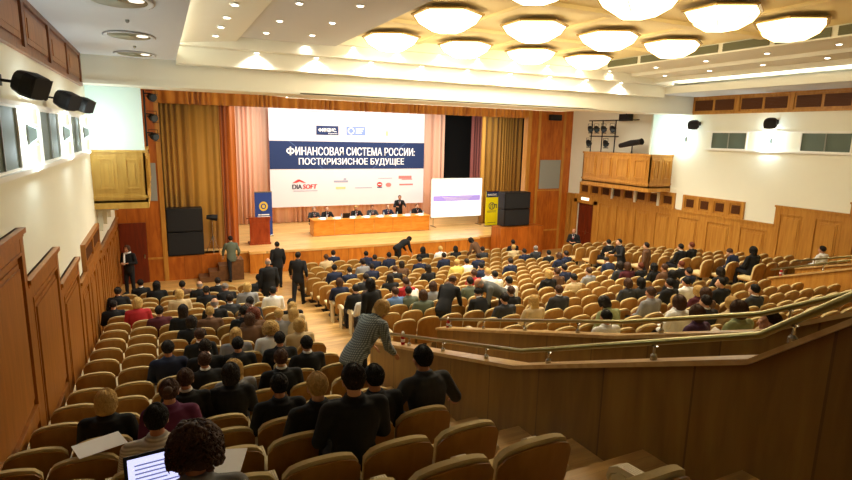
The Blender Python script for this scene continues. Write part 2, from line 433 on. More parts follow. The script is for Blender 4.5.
def par_lamp(X, Y, Z, ax, label, big=False, face=-1):
    t = thing('stage_light', label, 'spotlight', (X, Y, Z), 0, 'black stage lights')
    M = Euler((ax, 0, face*.5)).to_matrix().to_4x4(); r = .12 if not big else .11; L_ = .3 if not big else .95
    b = MB(); b.tube([M @ Vector((0, L_*.5, 0)), M @ Vector((0, 0, 0)), M @ Vector((0, -L_*.35, 0)), M @ Vector((0, -L_*.5, 0))], [r*.55, r, r, r*1.05], 14); b.build('lamp_housing', M_BLACK, t)
    b = MB(); b.tube([M @ Vector((0, -L_*.5-.005, 0)), M @ Vector((0, -L_*.5-.02, 0))], r*.85, 14); b.build('lens', mat('lens_glass', '#39424a', .1), t)
    b = MB(); b.tube([(-r*1.15, 0, 0), (-r*1.15, 0, r*1.7), (r*1.15, 0, r*1.7), (r*1.15, 0, 0)], .013, 6); b.build('yoke', M_BLACK, t)
    for k in (-1, 1):
        b = MB(); P = M @ Vector((0, -L_*.5-.06, k*r)); b.box(-r*.9, r*.9, -.07, .0, k*r-.004, k*r+.004, M @ Matrix.Translation((0, -L_*.5-.02, 0))); b.build('barn_door', M_BLACK, t)
# lighting frame on right balcony
t = thing('lighting_frame', 'black pipe frame carrying stage lights on right balcony', 'truss', (18.15, 19.5, -.55))
for yy in (-.7, .1, .8):
    b = MB(); b.tube([(0, yy, 0), (0, yy, 1.42)], .025, 8); b.build('post', M_BLACK, t)
for zz, a, c in ((1.42, -2.0, 1.0), (.72, -.9, .9)):
    b = MB(); b.tube([(0, a, zz), (0, c, zz)], .025, 8); b.build('crossbar', M_BLACK, t)
names = ['first', 'second', 'third', 'fourth']
for i, yy in enumerate((20.35, 19.95, 19.5, 18.95)):
    par_lamp(18.1, yy, .52, .5, '%s black stage light from the left on upper frame bar, right balcony' % names[i])
for i, yy in enumerate((20.4, 19.3)):
    par_lamp(18.1, yy, -.12, .6, '%s black stage light on lower frame bar, right balcony' % ('left' if i == 0 else 'right'))
t = thing('follow_spot', 'long black follow spotlight on a stand, right balcony', 'spotlight', (18.3, 17.9, -.55))
b = MB(); b.tube([(0, .7, .33), (0, .1, .45), (0, -.45, .52), (0, -.5, .53)], [.1, .13, .12, .14], 14); b.build('lamp_housing', M_BLACK, t)
b = MB(); b.tube([(0, 0, 0), (0, 0, .4)], .025, 8); b.build('pole', M_BLACK, t)
for a in (0, 2.1, 4.2):
    b = MB(); b.tube([(0, 0, .2), (.3*math.cos(a), .3*math.sin(a), -1.27)], .015, 6); b.build('leg', M_BLACK, t)
t = thing('ceiling_speaker', 'small black box speaker above stage lights on right side', 'speaker', (18.6, 18.7, 1.0))
b = MB(); b.box(-.13, .13, -.3, .3, -.15, .15); b.build('cabinet', M_BLACK, t, bevel=.02)
b = MB(); b.tube([(0, 0, .15), (0, 0, .9)], .02, 8); b.build('bracket', M_BLACK, t)
# lights hanging behind left booth
for i, zz in enumerate((.95, .3, -.3)):
    par_lamp(-.15, 20.6, zz+.1, .2, '%s black stage light stacked behind the white left booth' % ['topmost', 'middle', 'lowest'][i], face=1)
t = thing('light_pole', 'black vertical pipe holding stage lights behind left booth', 'pole', (-.35, 20.6, -1.84))
b = MB(); b.tube([(0, 0, 0), (0, 0, 3.1)], .03, 8); b.build('pole', M_BLACK, t)
for zz in (2.9, 2.25, 1.65):
    b = MB(); b.tube([(0, 0, zz+.1), (.2, 0, zz+.1)], .02, 8); b.build('arm', M_BLACK, t)
ORD = ['first','second','third','fourth','fifth','sixth','seventh','eighth','ninth','tenth','eleventh','twelfth','thirteenth','fourteenth','fifteenth','sixteenth','seventeenth','eighteenth','nineteenth','twentieth','twenty-first','twenty-second','twenty-third','twenty-fourth','twenty-fifth','twenty-sixth','twenty-seventh']
PEOPLE = """
left 0 3 curly brown grey S -0.2 -0.04
left 2 4 short black striped S 0.07 -0.04
left 4 5 bob blonde black S 0.02 -0.04
left 3 4 bun brown purple S 0.1 0.2
left 7 4 short dark navy S -0.08 0.11
left 7 3 short dark black S -0.13 -0.04
left 6 3 short brown black S -0.13 -0.04
left 4 3 bob dark black S 0.13 0.2
left 7 2 short black black S -0.22 -0.04
left 4 4 short brown black S 0.22 0.2
left 8 2 long blonde grey S -0.16 -0.04
left 10 1 curly red brown S -0.16 -0.04
left 8 1 curly blonde white S -0.12 -0.04
left 9 0 long blonde beige S -0.04 0.2
left 8 0 bob blonde beige S -0.16 -0.04
left 7 1 short black black S -0.13 -0.04
left 6 1 short black black S 0.17 -0.04
left 5 3 long blonde grey T 0.22 -0.04
left 5 2 short brown black S 0.22 -0.04
left 3 2 short black black S -0.02 -0.04
left 2 2 short blonde black S 0.2 -0.04
left 1 1 short dark black S -0.2 0.2
left 2 1 short black black S 0.15 -0.04
left 2 0 short black charcoal W 0.05 -0.04
left 14 6 short dark black S -0.12 -0.04
left 13 5 bob blonde red S -0.13 0.14
left 12 4 short dark maroon S -0.22 -0.04
left 11 4 long dark black S 0.22 0.2
left 10 3 bob dark black S -0.22 -0.04
left 12 2 bald grey black S -0.22 0.04
left 11 3 short blonde brown S 0.17 -0.04
left 8 3 short brown black S -0.13 0.2
left 16 6 short dark black S -0.14 0.06
left 18 5 short black black S -0.2 -0.03
left 17 5 long black black S 0.22 -0.04
left 17 3 short dark brown S -0.22 -0.04
left 16 3 bald grey black S 0.22 0.2
left 17 2 short dark black S 0.22 -0.01
left 15 2 short dark black S -0.22 -0.04
left 15 1 short grey black L -0.21 -0.04
left 14 4 bob blonde beige S 0.22 0.2
left 14 1 bob blonde grey S 0.19 0.2
left 16 0 short black charcoal S 0.22 0.2
left 13 0 short black white S 0.16 0.2
left 9 1 short blonde grey S 0.21 0.2
left 10 0 long blonde beige S 0.1 0.19
left 11 0 short black black S 0.21 -0.04
left 11 1 bob brown brown S -0.19 -0.04
left 13 2 short dark charcoal S 0.19 -0.04
left 10 2 short black black S 0.21 0.1
left 9 2 bob brown brown S 0.22 0.2
left 12 1 short dark charcoal S 0.0 -0.04
centre 17 1 short black navy S 0.04 0.2
centre 17 2 short dark navy S -0.07 -0.01
centre 14 0 bob brown navy S -0.08 -0.01
centre 17 3 short dark navy S 0.22 0.2
centre 12 0 short black black S -0.11 0.16
centre 14 1 short dark charcoal S 0.21 0.2
centre 20 2 short brown beige S -0.15 -0.04
centre 21 3 short dark navy S -0.21 -0.04
centre 20 5 short black navy S -0.21 0.08
centre 19 5 short dark navy S -0.14 0.2
centre 19 6 short black navy S -0.1 0.19
centre 18 3 short dark grey S 0.22 0.2
centre 16 4 short brown black S 0.07 -0.04
centre 17 5 bob dark brown S 0.22 0.2
centre 14 3 long dark black S -0.22 -0.04
centre 11 1 short brown blue S 0.01 -0.04
centre 12 2 short brown red S 0.19 0.14
centre 12 3 bald grey white L -0.22 -0.04
centre 11 2 short dark greygreen S -0.22 -0.04
centre 11 0 bob brown white S -0.22 -0.04
centre 20 9 long black black S -0.06 -0.04
centre 20 10 short blonde white S 0.19 -0.01
centre 20 12 long black black S -0.22 -0.04
centre 18 9 short dark navy S 0.14 0.2
centre 19 13 short dark charcoal S 0.14 0.2
centre 17 11 short dark navy S 0.02 0.2
centre 18 7 short dark navy S 0.1 -0.04
centre 15 6 long dark black S -0.1 0.2
centre 16 8 short blonde yellow S 0.18 -0.0
centre 16 9 short dark white S 0.15 0.2
centre 14 8 short black navy S 0.22 0.13
centre 13 7 short brown red S -0.11 -0.04
centre 12 7 short black white S 0.21 0.2
centre 13 8 short blonde white S -0.17 -0.04
centre 10 6 short black white S 0.1 0.2
centre 11 5 short dark greygreen S -0.07 0.06
centre 11 4 bob brown brown S -0.22 -0.04
centre 12 5 short red beige S -0.22 -0.04
centre 11 3 bob brown grey S -0.06 0.04
centre 10 2 bob brown greygreen S -0.22 -0.04
centre 9 4 short black black L -0.21 -0.04
centre 9 5 short brown black S -0.03 -0.04
centre 8 1 short dark charcoal S -0.07 -0.04
centre 7 1 long blonde beige S 0.22 0.2
centre 8 4 short brown charcoal S -0.15 0.16
centre 20 17 short black black S -0.04 0.15
centre 19 16 short blonde beige S -0.15 -0.04
centre 18 16 short dark navy S -0.22 -0.04
centre 18 17 short grey charcoal S -0.04 0.19
centre 17 17 short black black S -0.22 -0.04
centre 15 15 bob brown navy S 0.22 0.2
centre 15 11 short dark navy S 0.14 -0.04
centre 11 10 short brown brown S 0.11 0.2
centre 11 9 bob blonde black S 0.22 0.02
centre 10 10 short black beige S -0.22 -0.04
centre 16 17 short dark navy S -0.06 -0.04
centre 11 12 short brown grey S -0.01 -0.02
centre 12 12 short dark navy S -0.22 -0.04
centre 13 17 short dark navy L -0.16 0.06
right 16 0 short black black S 0.22 0.2
centre 11 14 bob dark charcoal S 0.21 0.12
centre 11 15 bob brown maroon S -0.22 -0.04
centre 11 16 short red black S -0.22 -0.04
centre 10 15 long black black S 0.22 0.2
centre 10 16 short brown brown S -0.19 -0.04
centre 8 10 long black black S 0.22 0.2
centre 7 8 short black black S 0.22 0.2
centre 7 9 short black white S 0.22 0.2
centre 9 16 short dark navy S -0.22 -0.04
centre 10 17 short red black S 0.22 0.19
right 12 0 short black black S 0.22 0.2
right 12 1 short red black S 0.22 0.2
centre 8 7 bob brown charcoal S 0.22 0.08
centre 8 8 long black charcoal S 0.07 0.04
centre 6 5 short brown grey S 0.22 0.1
centre 5 5 bob blonde white S -0.22 -0.04
centre 4 3 bob brown white S 0.16 0.18
centre 5 2 bob dark green L 0.22 0.2
centre 4 0 short black white S 0.22 0.2
centre 5 6 bob brown brown S 0.19 0.1
centre 8 13 long dark black S 0.04 -0.04
right 10 1 short brown navy L -0.06 -0.04
right 9 0 long black black S 0.22 0.2
centre 6 9 short black black T 0.22 0.15
centre 6 8 bob blonde maroon S -0.22 -0.04
centre 5 9 short black charcoal S -0.22 -0.04
centre 4 5 bob blonde beige S 0.07 -0.04
centre 4 4 short dark charcoal S 0.22 0.15
centre 3 2 bob brown plum S -0.22 -0.04
centre 2 1 bob brown green S 0.18 0.11
centre 1 0 short dark white T -0.22 -0.04
right 8 1 short dark white S 0.22 0.2
"""
# ------------------------------------------------------------------ front wall, stage
def boxes(name, m, *bs):
    b = MB()
    for q in bs: b.box(*q)
    return b.build(name, m)
struct(boxes('wall_front', M_FRONTWOOD,
    (XL-.2, .05, YW, YW+.3, ZB-.3, 3.2), (16.45, XR+.2, YW, YW+.3, ZB-.3, 3.2), (.05, 16.45, YW+.05, YW+.3, 1.75, 3.2)))
struct(boxes('trim_30', M_WALLWOOD2, (-.1, .06, YW-.05, YW+.3, ZB, 1.8), (16.4, 16.62, YW-.05, YW+.3, ZB, 1.8), (17.05, 17.2, YW-.03, YW, ZB, 3), (18.6, 18.75, YW-.03, YW, ZB, 3), (17.2, 18.6, YW-.02, YW, -4.7, -4.62), (17.2, 18.6, YW-.02, YW, -2.62, -2.56), (XL, 0, YW-.03, YW, -4.83, -4.76), (-1.62, -1.55, YW-.04, YW, ZB, -2.9)))
tag(boxes('wall_panel', M_GREY, (17.27, 18.55, YW-.04, YW-.005, -2.5, -1.05)), 'grey rectangular panel on wooden front wall, right of the stage', 'panel')
tag(boxes('wall_panel', M_GREY, (-.5, -.16, YW-.04, YW-.005, -2.6, -1.2)), 'narrow grey panel on front wall behind left balcony', 'panel')
t = thing('wall_speaker', 'small black box speaker high on front wall, right of curtains', 'speaker', (17.9, YW-.02, 1.05))
boxes('cabinet', M_BLACK, (-.32, .32, -.3, -.08, -.14, .14)).parent = t
boxes('bracket', M_BLACK, (-.05, .05, -.08, .02, -.05, .05)).parent = t
dl = struct(boxes('door_2', M_DOOR, (-1.5, -.62, YW-.05, YW-.01, ZB, -3.4)))
boxes('door_handle', M_CHROME, (-.75, -.7, YW-.1, YW-.05, -4.75, -4.6)).parent = dl

# stage deck with its bowed front
def arc_front(n=24):
    pts = []
    for i in range(n+1):
        x = 3.05+(13.9-3.05)*i/n; u = (x-8.5)/5.45
        pts.append((x, 22.85-.12*(1-u*u)))
    return pts
front = arc_front()
poly = [(.05, 30.9), (.05, 23.15), (3.05, 23.15)] + front + [(13.9, 23.15), (15.2, 23.15), (19.1, 23.3), (19.1, 30.9)]
b = MB(); b.prism(poly, 'Z', ZS-.1, ZS); struct(b.build('floor_stage', M_STAGEFLOOR))
b = MB(); inner = [(x+(.02 if x < 8 else -.02), y+.04) for x, y in poly]
b.prism(inner, 'Z', ZB-.1, ZS-.1); struct(b.build('trim_31', M_STAGEFACE))
# side plinths under the loudspeakers
struct(boxes('floor_plinth', M_FRONTWOOD, (.05, 1.95, 22.86, 23.6, ZB, ZS), (14.55, 17.05, 22.0, 22.86, ZB, -4.25)))
def stairs(x0, dirn, label):
    t = thing('stage_steps', label, 'stairs', (x0, 22.45, ZB))
    for i in range(4):
        a = dirn*i*.36; c = dirn*1.62
        boxes('step', M_STEP, (min(a, c), max(a, c), -.38, .36, i*.2, (i+1)*.2)).parent = t
stairs(1.1, 1, 'dark wooden steps climbing to the stage at its left end')

for x, y, l in ((1.6, .42, 'a'), ):
    pass

# stage house
struct(boxes('wall_stage_back', M_DARK, (-2, 19.5, 31.4, 31.6, -6, 3.2)))
struct(boxes('wall_stage_left', M_DARK, (-.2, -.1, 23.2, 31.4, -6, 3.2)))
struct(boxes('wall_stage_right', M_DARK, (19.2, 19.3, 23.2, 31.4, -6, 3.2)))
struct(boxes('ceiling_stage', M_DARK, (-2, 19.5, 23.2, 31.5, 2.4, 2.5)))

def cloth(name, col1, col2, folds):
    m = bpy.data.materials.new(name); m.use_nodes = True; nt = m.node_tree; N = nt.nodes; L = nt.links; b = N['Principled BSDF']
    tc = N.new('ShaderNodeTexCoord'); sx = N.new('ShaderNodeSeparateXYZ'); L.new(tc.outputs['Object'], sx.inputs[0])
    n = N.new('ShaderNodeTexNoise'); n.noise_dimensions = '1D'; n.inputs['Scale'].default_value = 3; n.inputs['Detail'].default_value = 5
    L.new(sx.outputs['X'], n.inputs['W'])
    r = N.new('ShaderNodeValToRGB'); r.color_ramp.elements[0].position = .3; r.color_ramp.elements[0].color = srgb(col1); r.color_ramp.elements[1].position = .7; r.color_ramp.elements[1].color = srgb(col2)
    L.new(n.outputs['Fac'], r.inputs['Fac']); L.new(r.outputs['Color'], b.inputs['Base Color'])
    b.inputs['Roughness'].default_value = .75; b.inputs['Sheen Weight'].default_value = .2
    return m
M_GOLD = cloth('curtain_gold', '#a07228', '#ca963a', 1)
M_GOLD2 = cloth('curtain_orange', '#a4520f', '#d9771a', 1)
M_PELMET = cloth('pelmet_orange', '#a8641a', '#d08c30', 1)
M_PINK = cloth('curtain_pink', '#eeb091', '#fbd0b4', 1)
M_ROSE = cloth('curtain_rose', '#8d4b45', '#a4605a', 1)
def curtain(name, x0, x1, Y, z0, z1, m, label, amp=.07, wl=.24, seed=1, cat='curtain', group=None):
    rnd = random.Random(seed); n = int((x1-x0)/wl*10)+2
    bm = bmesh.new(); ph = 0; top = []; bot = []; mid = []
    cx = (x0+x1)/2
    for i in range(n+1):
        x = x0+(x1-x0)*i/n; ph += 2*PI/10*(1+.5*math.sin(i*.07+seed)+.25*rnd.uniform(-1, 1))
        a = amp*(.75+.4*math.sin(i*.031*seed+2))
        y = a*math.sin(ph)
        top.append(bm.verts.new((x-cx, y*.7, z1-z0))); mid.append(bm.verts.new((x-cx, y, (z1-z0)*.5))); bot.append(bm.verts.new((x-cx+.03*math.sin(ph*.5), y*1.15, 0)))
    for A, B in ((top, mid), (mid, bot)):
        for i in range(n): bm.faces.new([A[i], A[i+1], B[i+1], B[i]])
    bmesh.ops.recalc_face_normals(bm, faces=bm.faces)
    me = bpy.data.meshes.new(name); bm.to_mesh(me); bm.free(); me.polygons.foreach_set('use_smooth', [True]*len(me.polygons))
    me.materials.append(m)
    o = link(name, me, m, None, (cx, Y, z0)); md = o.modifiers.new('s', 'SOLIDIFY'); md.thickness = .012
    return tag(o, label, cat, group)
curtain('stage_curtain', .02, 2.22, 24.0, ZS+.02, 1.75, M_GOLD, 'gold pleated curtain at far left of the stage opening', .09, .26, 1)
curtain('stage_curtain', 2.2, 2.85, 24.1, ZS+.02, 1.75, M_GOLD2, 'narrow orange pleated curtain at inner edge of left stage opening', .08, .2, 2)
curtain('stage_curtain', 16.0, 18.6, 26.5, ZS+.02, 1.75, M_GOLD, 'gold pleated curtain right of the stage beside the wooden column', .09, .24, 3)
curtain('curtain_pelmet', .06, 16.44, 23.2, .98, 1.76, M_PELMET, 'orange pleated pelmet running across the top of the stage opening', .1, .26, 4, 'pelmet')
curtain('backdrop_curtain', 2.7, 15.5, 30.0, ZS+.02, 2.2, M_PINK, 'pinkish pleated backdrop curtain behind the banner', .1, .34, 5)
curtain('backdrop_curtain', 16.95, 17.8, 29.3, ZS+.02, 2.2, M_ROSE, 'narrow dusty rose curtain between black gap and gold curtain', .08, .25, 6)
tag(boxes('dark_gap_sheet', M_DARK, (14.9, 19.0, 30.5, 30.55, ZS, 2.3)), 'black sheet standing in for the dark gap between the pink and gold curtains', 'curtain')  # added black sheet, its colour stands in for the dark gap between curtains

# ---- banner
def text(parent, s, x, z, h, m, w=None, bold=0.0, align='CENTER', name='lettering', y=-.02, shear=0):
    cu = bpy.data.curves.new(name, 'FONT'); cu.body = s; cu.size = 1; cu.align_x = 'LEFT';  cu.shear = shear; cu.resolution_u = 3
    o = bpy.data.objects.new(name, cu); C.objects.link(o)
    me = bake(o); bpy.data.objects.remove(o); bpy.data.curves.remove(cu)
    if bold:
        bm = bmesh.new()
        for q in range(-2, 3):
            n0 = len(bm.verts); bm.from_mesh(me); bm.verts.ensure_lookup_table()
            for v in bm.verts[n0:]: v.co.x += q*bold*.55; v.co.z += q*.0004
        bm.to_mesh(me); bm.free()
    xs = [v.co.x for v in me.vertices]; ys = [v.co.y for v in me.vertices]
    if not xs: return
    sh = h/(max(ys)-min(ys)); sw = (w/(max(xs)-min(xs))) if w else sh
    cx = (max(xs)+min(xs))/2 if align == 'CENTER' else min(xs); cz = (max(ys)+min(ys))/2
    for v in me.vertices: v.co = ((v.co.x-cx)*sw, v.co.z, (v.co.y-cz)*sh)
    me.materials.clear()
    return link(name, me, m, parent, (x, y, z))
def text_ef(parent, s, x, z, h, m, w, bold, y=-.02):
    """a line that begins with the letter Ef, whose ring and stem are drawn here"""
    we = h*.98; gap = h*.1; x0 = x-w/2; b = MB(); n = 28; cx = x0+we/2; t_ = h*.15
    R = [[Vector((cx+we/2*q[0]*math.cos(2*PI*j/n), yy, z+h*.36*q[1]*math.sin(2*PI*j/n))) for j in range(n)] for q, yy in (((1, 1), y), ((1, 1), y-.002), ((1-2*t_*1.15/we, 1-t_/(h*.36)), y-.002), ((1-2*t_*1.15/we, 1-t_/(h*.36)), y))]
    b.loft(R+[R[0]], cap=False); b.box(cx-t_*.6, cx+t_*.6, y-.002, y, z-h*.5, z+h*.5)
    b.build('lettering', m, parent)
    text(parent, s, x0+we+gap+(w-we-gap)/2, z, h, m, w-we-gap, bold, y=y)
def flat(name, parent, m, x0, x1, z0, z1, y=-.012, d=.004):
    o = MB().box(x0, x1, y-d, y, z0, z1).build(name, m, parent); return o
def disc(name, parent, m, x, z, rx, rz=None, y=-.014, hole=0, n=24):
    rz = rz or rx; b = MB()
    if hole:
        R = [[(x+rx*math.cos(2*PI*j/n)*q, yy, z+rz*math.sin(2*PI*j/n)*q) for j in range(n)] for q, yy in ((1, y), (1, y-.004), (hole, y-.004), (hole, y))]
        b.loft(R+[R[0]], cap=False)
    else: b.prism([(x+rx*math.cos(2*PI*j/n), z+rz*math.sin(2*PI*j/n)) for j in range(n)], 'Y', y-.004, y)
    return b.build(name, m, parent)
M_BANNER = mat('banner_white', '#e4dcdf', .8)
M_NAVY = mat('banner_navy', '#22345f', .7)
M_TXT = mat('lettering_white', '#ffffff', .7)
M_BLUEL = mat('logo_blue', '#7d94cc', .7); M_RED = mat('logo_red', '#d03a3a', .7); M_REDL = mat('logo_pale_red', '#dd7f78', .7)
M_GOLDL = mat('logo_gold', '#e5cf8e', .7); M_INK = mat('logo_ink', '#38364a', .7); M_FAINT = mat('faint_ink', '#a8a4b8', .8); M_LINE = mat('faint_streak', '#4c6290', .8)
BX, BZ = 9.45, ZS
t = thing('stage_banner', 'large white conference banner with a dark blue title band above the stage', 'banner', (BX, 29.3, ZS))
bw = 8.75/2; b = MB(); b.box(-bw, bw, 0, .03, .93, 6.2); b.build('banner_sheet', M_BANNER, t)
flat('title_band', t, M_NAVY, -bw, bw, 2.93, 4.38)
text_ef(t, 'ИНАНСОВАЯ СИСТЕМА РОССИИ:', .13, 3.87, .44, M_TXT, 7.3, .02)
text(t, 'ПОСТКРИЗИСНОЕ БУДУЩЕЕ', .12, 3.3, .42, M_TXT, 6.0, .02)
flat('logo_box', t, M_NAVY, -1.93, -.72, 4.72, 5.2)
text_ef(t, 'инанс.', -1.32, 4.98, .19, M_TXT, 1.0, .03, y=-.03)
text(t, 'журнал', -1.05, 4.79, .08, M_TXT, .5, .01, y=-.03)
flat('logo_box', t, M_BLUEL, -.28, .8, 4.74, 5.2)
disc('emblem_ring', t, M_TXT, -.02, 4.97, .18, hole=.72, y=-.018)
for i in range(3): flat('logo_line', t, M_TXT, .25, .7-.06*i, 5.06-.11*i, 5.1-.11*i, y=-.018)
for x, z, w in ((-2.6, 5.6, 1.0), (-2.3, 5.42, .7), (0.2, 5.5, .9), (2.75, 5.35, .6), (-2.3, 5.9, .9)): flat('small_caption', t, M_FAINT, x, x+w, z, z+.035)
flat('small_caption', t, M_GOLDL, 2.0, 2.12, 4.75, 5.0)
# faint streaks across the sheet
for x0, z0, x1, z1, w in ((-3.4, 4.38, -1.6, 2.95, .03), (3.2, 4.38, 1.2, 2.95, .03)):
    b = MB(); b.prism([(x0, z0), (x0+.05, z0), (x1+.05, z1), (x1, z1)], 'Y', -.018, -.017); b.build('streak', M_LINE, t)
# company logo at left
text(t, 'DIA', -3.25, 2.0, .24, M_INK, .52, .04, align='LEFT'); text(t, 'SOFT', -2.7, 2.0, .24, M_RED, .78, .04, align='LEFT', shear=.15)
b = MB(); b.prism([(-3.25, 2.2), (-2.95, 2.38), (-2.85, 2.38), (-2.5, 2.19), (-2.7, 2.22), (-2.85, 2.28), (-3.0, 2.22)], 'Y', -.018, -.012); b.build('logo_mark', M_RED, t)
flat('small_caption', t, M_FAINT, -3.2, -1.9, 1.76, 1.79)
# the other sponsors' marks, too small to read
for x0, x1, z0, z1, m in ((-1.0, -.2, 2.2, 2.3, M_FAINT), (-.45, -.3, 2.33, 2.42, M_FAINT), (-.9, -.35, 1.84, 1.95, M_GOLDL), (.2, 1.2, 1.86, 1.9, M_FAINT), (1.55, 2.4, 2.38, 2.41, M_FAINT), (2.05, 2.2, 2.05, 2.1, M_RED), (2.8, 3.6, 2.36, 2.52, M_REDL), (3.0, 3.65, 2.3, 2.34, M_REDL), (2.85, 3.7, 1.98, 2.06, M_REDL)):
    flat('sponsor_mark', t, m, x0, x1, z0, z1)
disc('sponsor_mark', t, M_RED, 1.65, 2.05, .16, .13); flat('sponsor_mark', t, M_NAVY, 1.5, 1.8, 1.86, 1.92); disc('sponsor_mark', t, M_REDL, 2.18, 2.02, .17, .12)
flat('sponsor_mark', t, M_TXT, 1.55, 1.75, 2.03, 2.07, y=-.02)
for sx in (-3.9, 3.9):
    b = MB(); b.tube([(sx, .02, 6.2), (sx, .02, 7.15)], .01, 6); b.build('hanging_wire', M_BLACK, t)

# ---- projection screen
M_SCR = mat('screen_lit', '#f4f6ff', .6, emit='#eef2ff', strength=1.15); M_SCRP = mat('screen_purple', '#9a86cc', .6, emit='#9d8ad4', strength=.75)
M_SCRC = mat('screen_cyan', '#cfeaf2', .6, emit='#cfe8f5', strength=.95)
t = thing('projection_screen', 'glowing white projection screen with a purple stripe standing on stage', 'screen', (14.45, 26.3, ZS), 0)
b = MB(); b.box(-1.52, 1.52, 0, .04, .52, 2.55); b.build('screen_surface', M_SCR, t)
flat('slide_stripe', t, M_SCRP, -1.45, 1.45, 1.36, 1.66); flat('slide_lower', t, M_SCRC, -1.45, 1.45, .62, 1.3)
b = MB(); b.box(-1.56, 1.56, -.01, .05, .48, .52); b.box(-1.56, 1.56, -.01, .05, 2.55, 2.59); b.box(-1.56, -1.52, -.01, .05, .48, 2.59); b.box(1.52, 1.56, -.01, .05, .48, 2.59); b.build('frame', M_WHITE, t)
for i in range(3): flat('slide_text', t, M_TXT, -.9+.1*i, .9-.1*i, 1.56-.075*i, 1.58-.075*i, y=-.02)
for sx in (-1.4, 1.4):
    b = MB(); b.tube([(sx, .02, .5), (sx, .02, 0)], .02, 8); b.box(sx-.04, sx+.04, -.3, .3, 0, .03); b.build('leg', M_CHROME, t)

# ---- roll-up banners
def rollup(name, label, x, y, w, h, field, top, lean=0):
    t = thing(name, label, 'roll-up banner', (x, y, ZS))
    b = MB(); b.box(-w/2, w/2, -.01, .01, .08, h); b.build('banner_sheet', field, t)
    b = MB(); b.box(-w/2-.02, w/2+.02, -.1, .1, 0, .08); b.build('base', M_CHROME, t, bevel=.01)
    b = MB(); b.tube([(0, .03, .08), (0, .03, h)], .012, 8); b.build('pole', M_CHROME, t)
    b = MB(); b.box(-w/2-.01, w/2+.01, -.015, .015, h-.02, h+.02); b.build('top_rail', M_CHROME, t)
    return t
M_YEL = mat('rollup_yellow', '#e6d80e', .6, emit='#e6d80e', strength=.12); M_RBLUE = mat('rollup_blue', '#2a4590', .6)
t = rollup('roll_up_banner', 'yellow roll-up banner with a dark header and black round logo', 16.2, 25.5, .8, 1.92, M_YEL, None)
flat('header', t, M_NAVY, -.39, .39, 1.6, 1.9, y=-.012); text_ef(t, 'инанс.', 0, 1.73, .12, M_TXT, .62, .02, y=-.02)
disc('logo_ring', t, M_INK, -.02, 1.12, .2, hole=.78, y=-.014)
b = MB()
for x0, x1, z0, z1 in ((-.1, -.06, 1.0, 1.2), (-.1, .04, 1.17, 1.21), (.02, .06, 1.0, 1.28), (.12, .16, 1.0, 1.2), (.12, .3, 1.17, 1.21), (.26, .3, 1.0, 1.2)): b.box(x0, x1, -.02, -.014, z0, z1)
b.build('logo_letters', M_INK, t)
for i in range(2): flat('small_caption', t, M_INK, -.3, .28, .84-.06*i, .86-.06*i)
flat('small_caption', t, M_INK, -.25, .25, .2, .22)
t = rollup('roll_up_banner', 'dark blue roll-up banner with a yellow emblem behind the lectern', 4.2, 26.2, .78, 2.08, M_RBLUE, None)
disc('emblem', t, mat('emblem_yellow', '#e8c64a', .6), 0, 1.42, .2, .22); disc('emblem_core', t, M_RBLUE, 0, 1.42, .12, .13, y=-.02); disc('emblem_core', t, mat('emblem_yellow', '#e8c64a', .6), 0, 1.42, .07, .08, y=-.025)
for i, (w, z, h) in enumerate(((.5, 1.0, .05), (.56, .9, .05), (.56, .8, .05), (.46, .7, .04), (.3, .6, .03))): flat('caption_line', t, M_TXT, -w/2, w/2, z, z+h)

# ---- lectern
t = thing('lectern', 'reddish wooden lectern at the left front of the stage', 'lectern', (3.72, 24.3, ZS))
b = MB(); b.prism([(-.42, -.02), (.42, -.02), (.36, .55), (-.36, .55)], 'Z', 0, 1.08); b.build('body', M_LECTERN, t, bevel=.01)
b = MB(); b.prism([(-.06, 1.16), (.6, 1.04), (.6, 1.08), (-.06, 1.21)], 'X', -.47, .47); b.box(-.44, .44, -.04, .02, 1.04, 1.18); b.build('top', M_LECTERN, t)
b = MB(); b.box(-.45, .45, -.05, .58, 0, .07); b.build('plinth', M_LECTERN, t)
b = MB(); b.box(-.3, .3, -.035, -.02, .2, .95); b.build('front_panel', M_LECTERN, t)
b = MB(); b.tube([(.1, .3, 1.12), (.1, .25, 1.3), (.1, .12, 1.42)], .008, 6); b.ell((.1, .1, 1.43), (.018, .03, .018)); b.build('microphone', M_BLACK, t)

# ---- loudspeaker stacks
def stack(x, y, z, w, h, d, label, rz=0):
    t = thing('loudspeaker_stack', label, 'speaker', (x, y, z), rz)
    for i in range(2):
        zz = i*h/2
        b = MB(); b.box(-w/2, w/2, 0, d, zz+.01, zz+h/2-.01); o = b.build('cabinet', M_BLACK, t, bevel=.02)
        b = MB(); b.box(-w/2+.05, w/2-.05, -.015, 0, zz+.06, zz+h/2-.06); b.build('grille', mat('speaker_mesh', '#222224', .8, noise=.3, nscale=200), t)
stack(.72, 22.95, ZS+.0, 1.3, 1.85, .6, 'big black loudspeaker stack left of the stage in front of gold curtain')
stack(15.6, 22.25, -4.23, 1.5, 1.66, .6, 'big black loudspeaker stack right of the yellow roll-up banner')
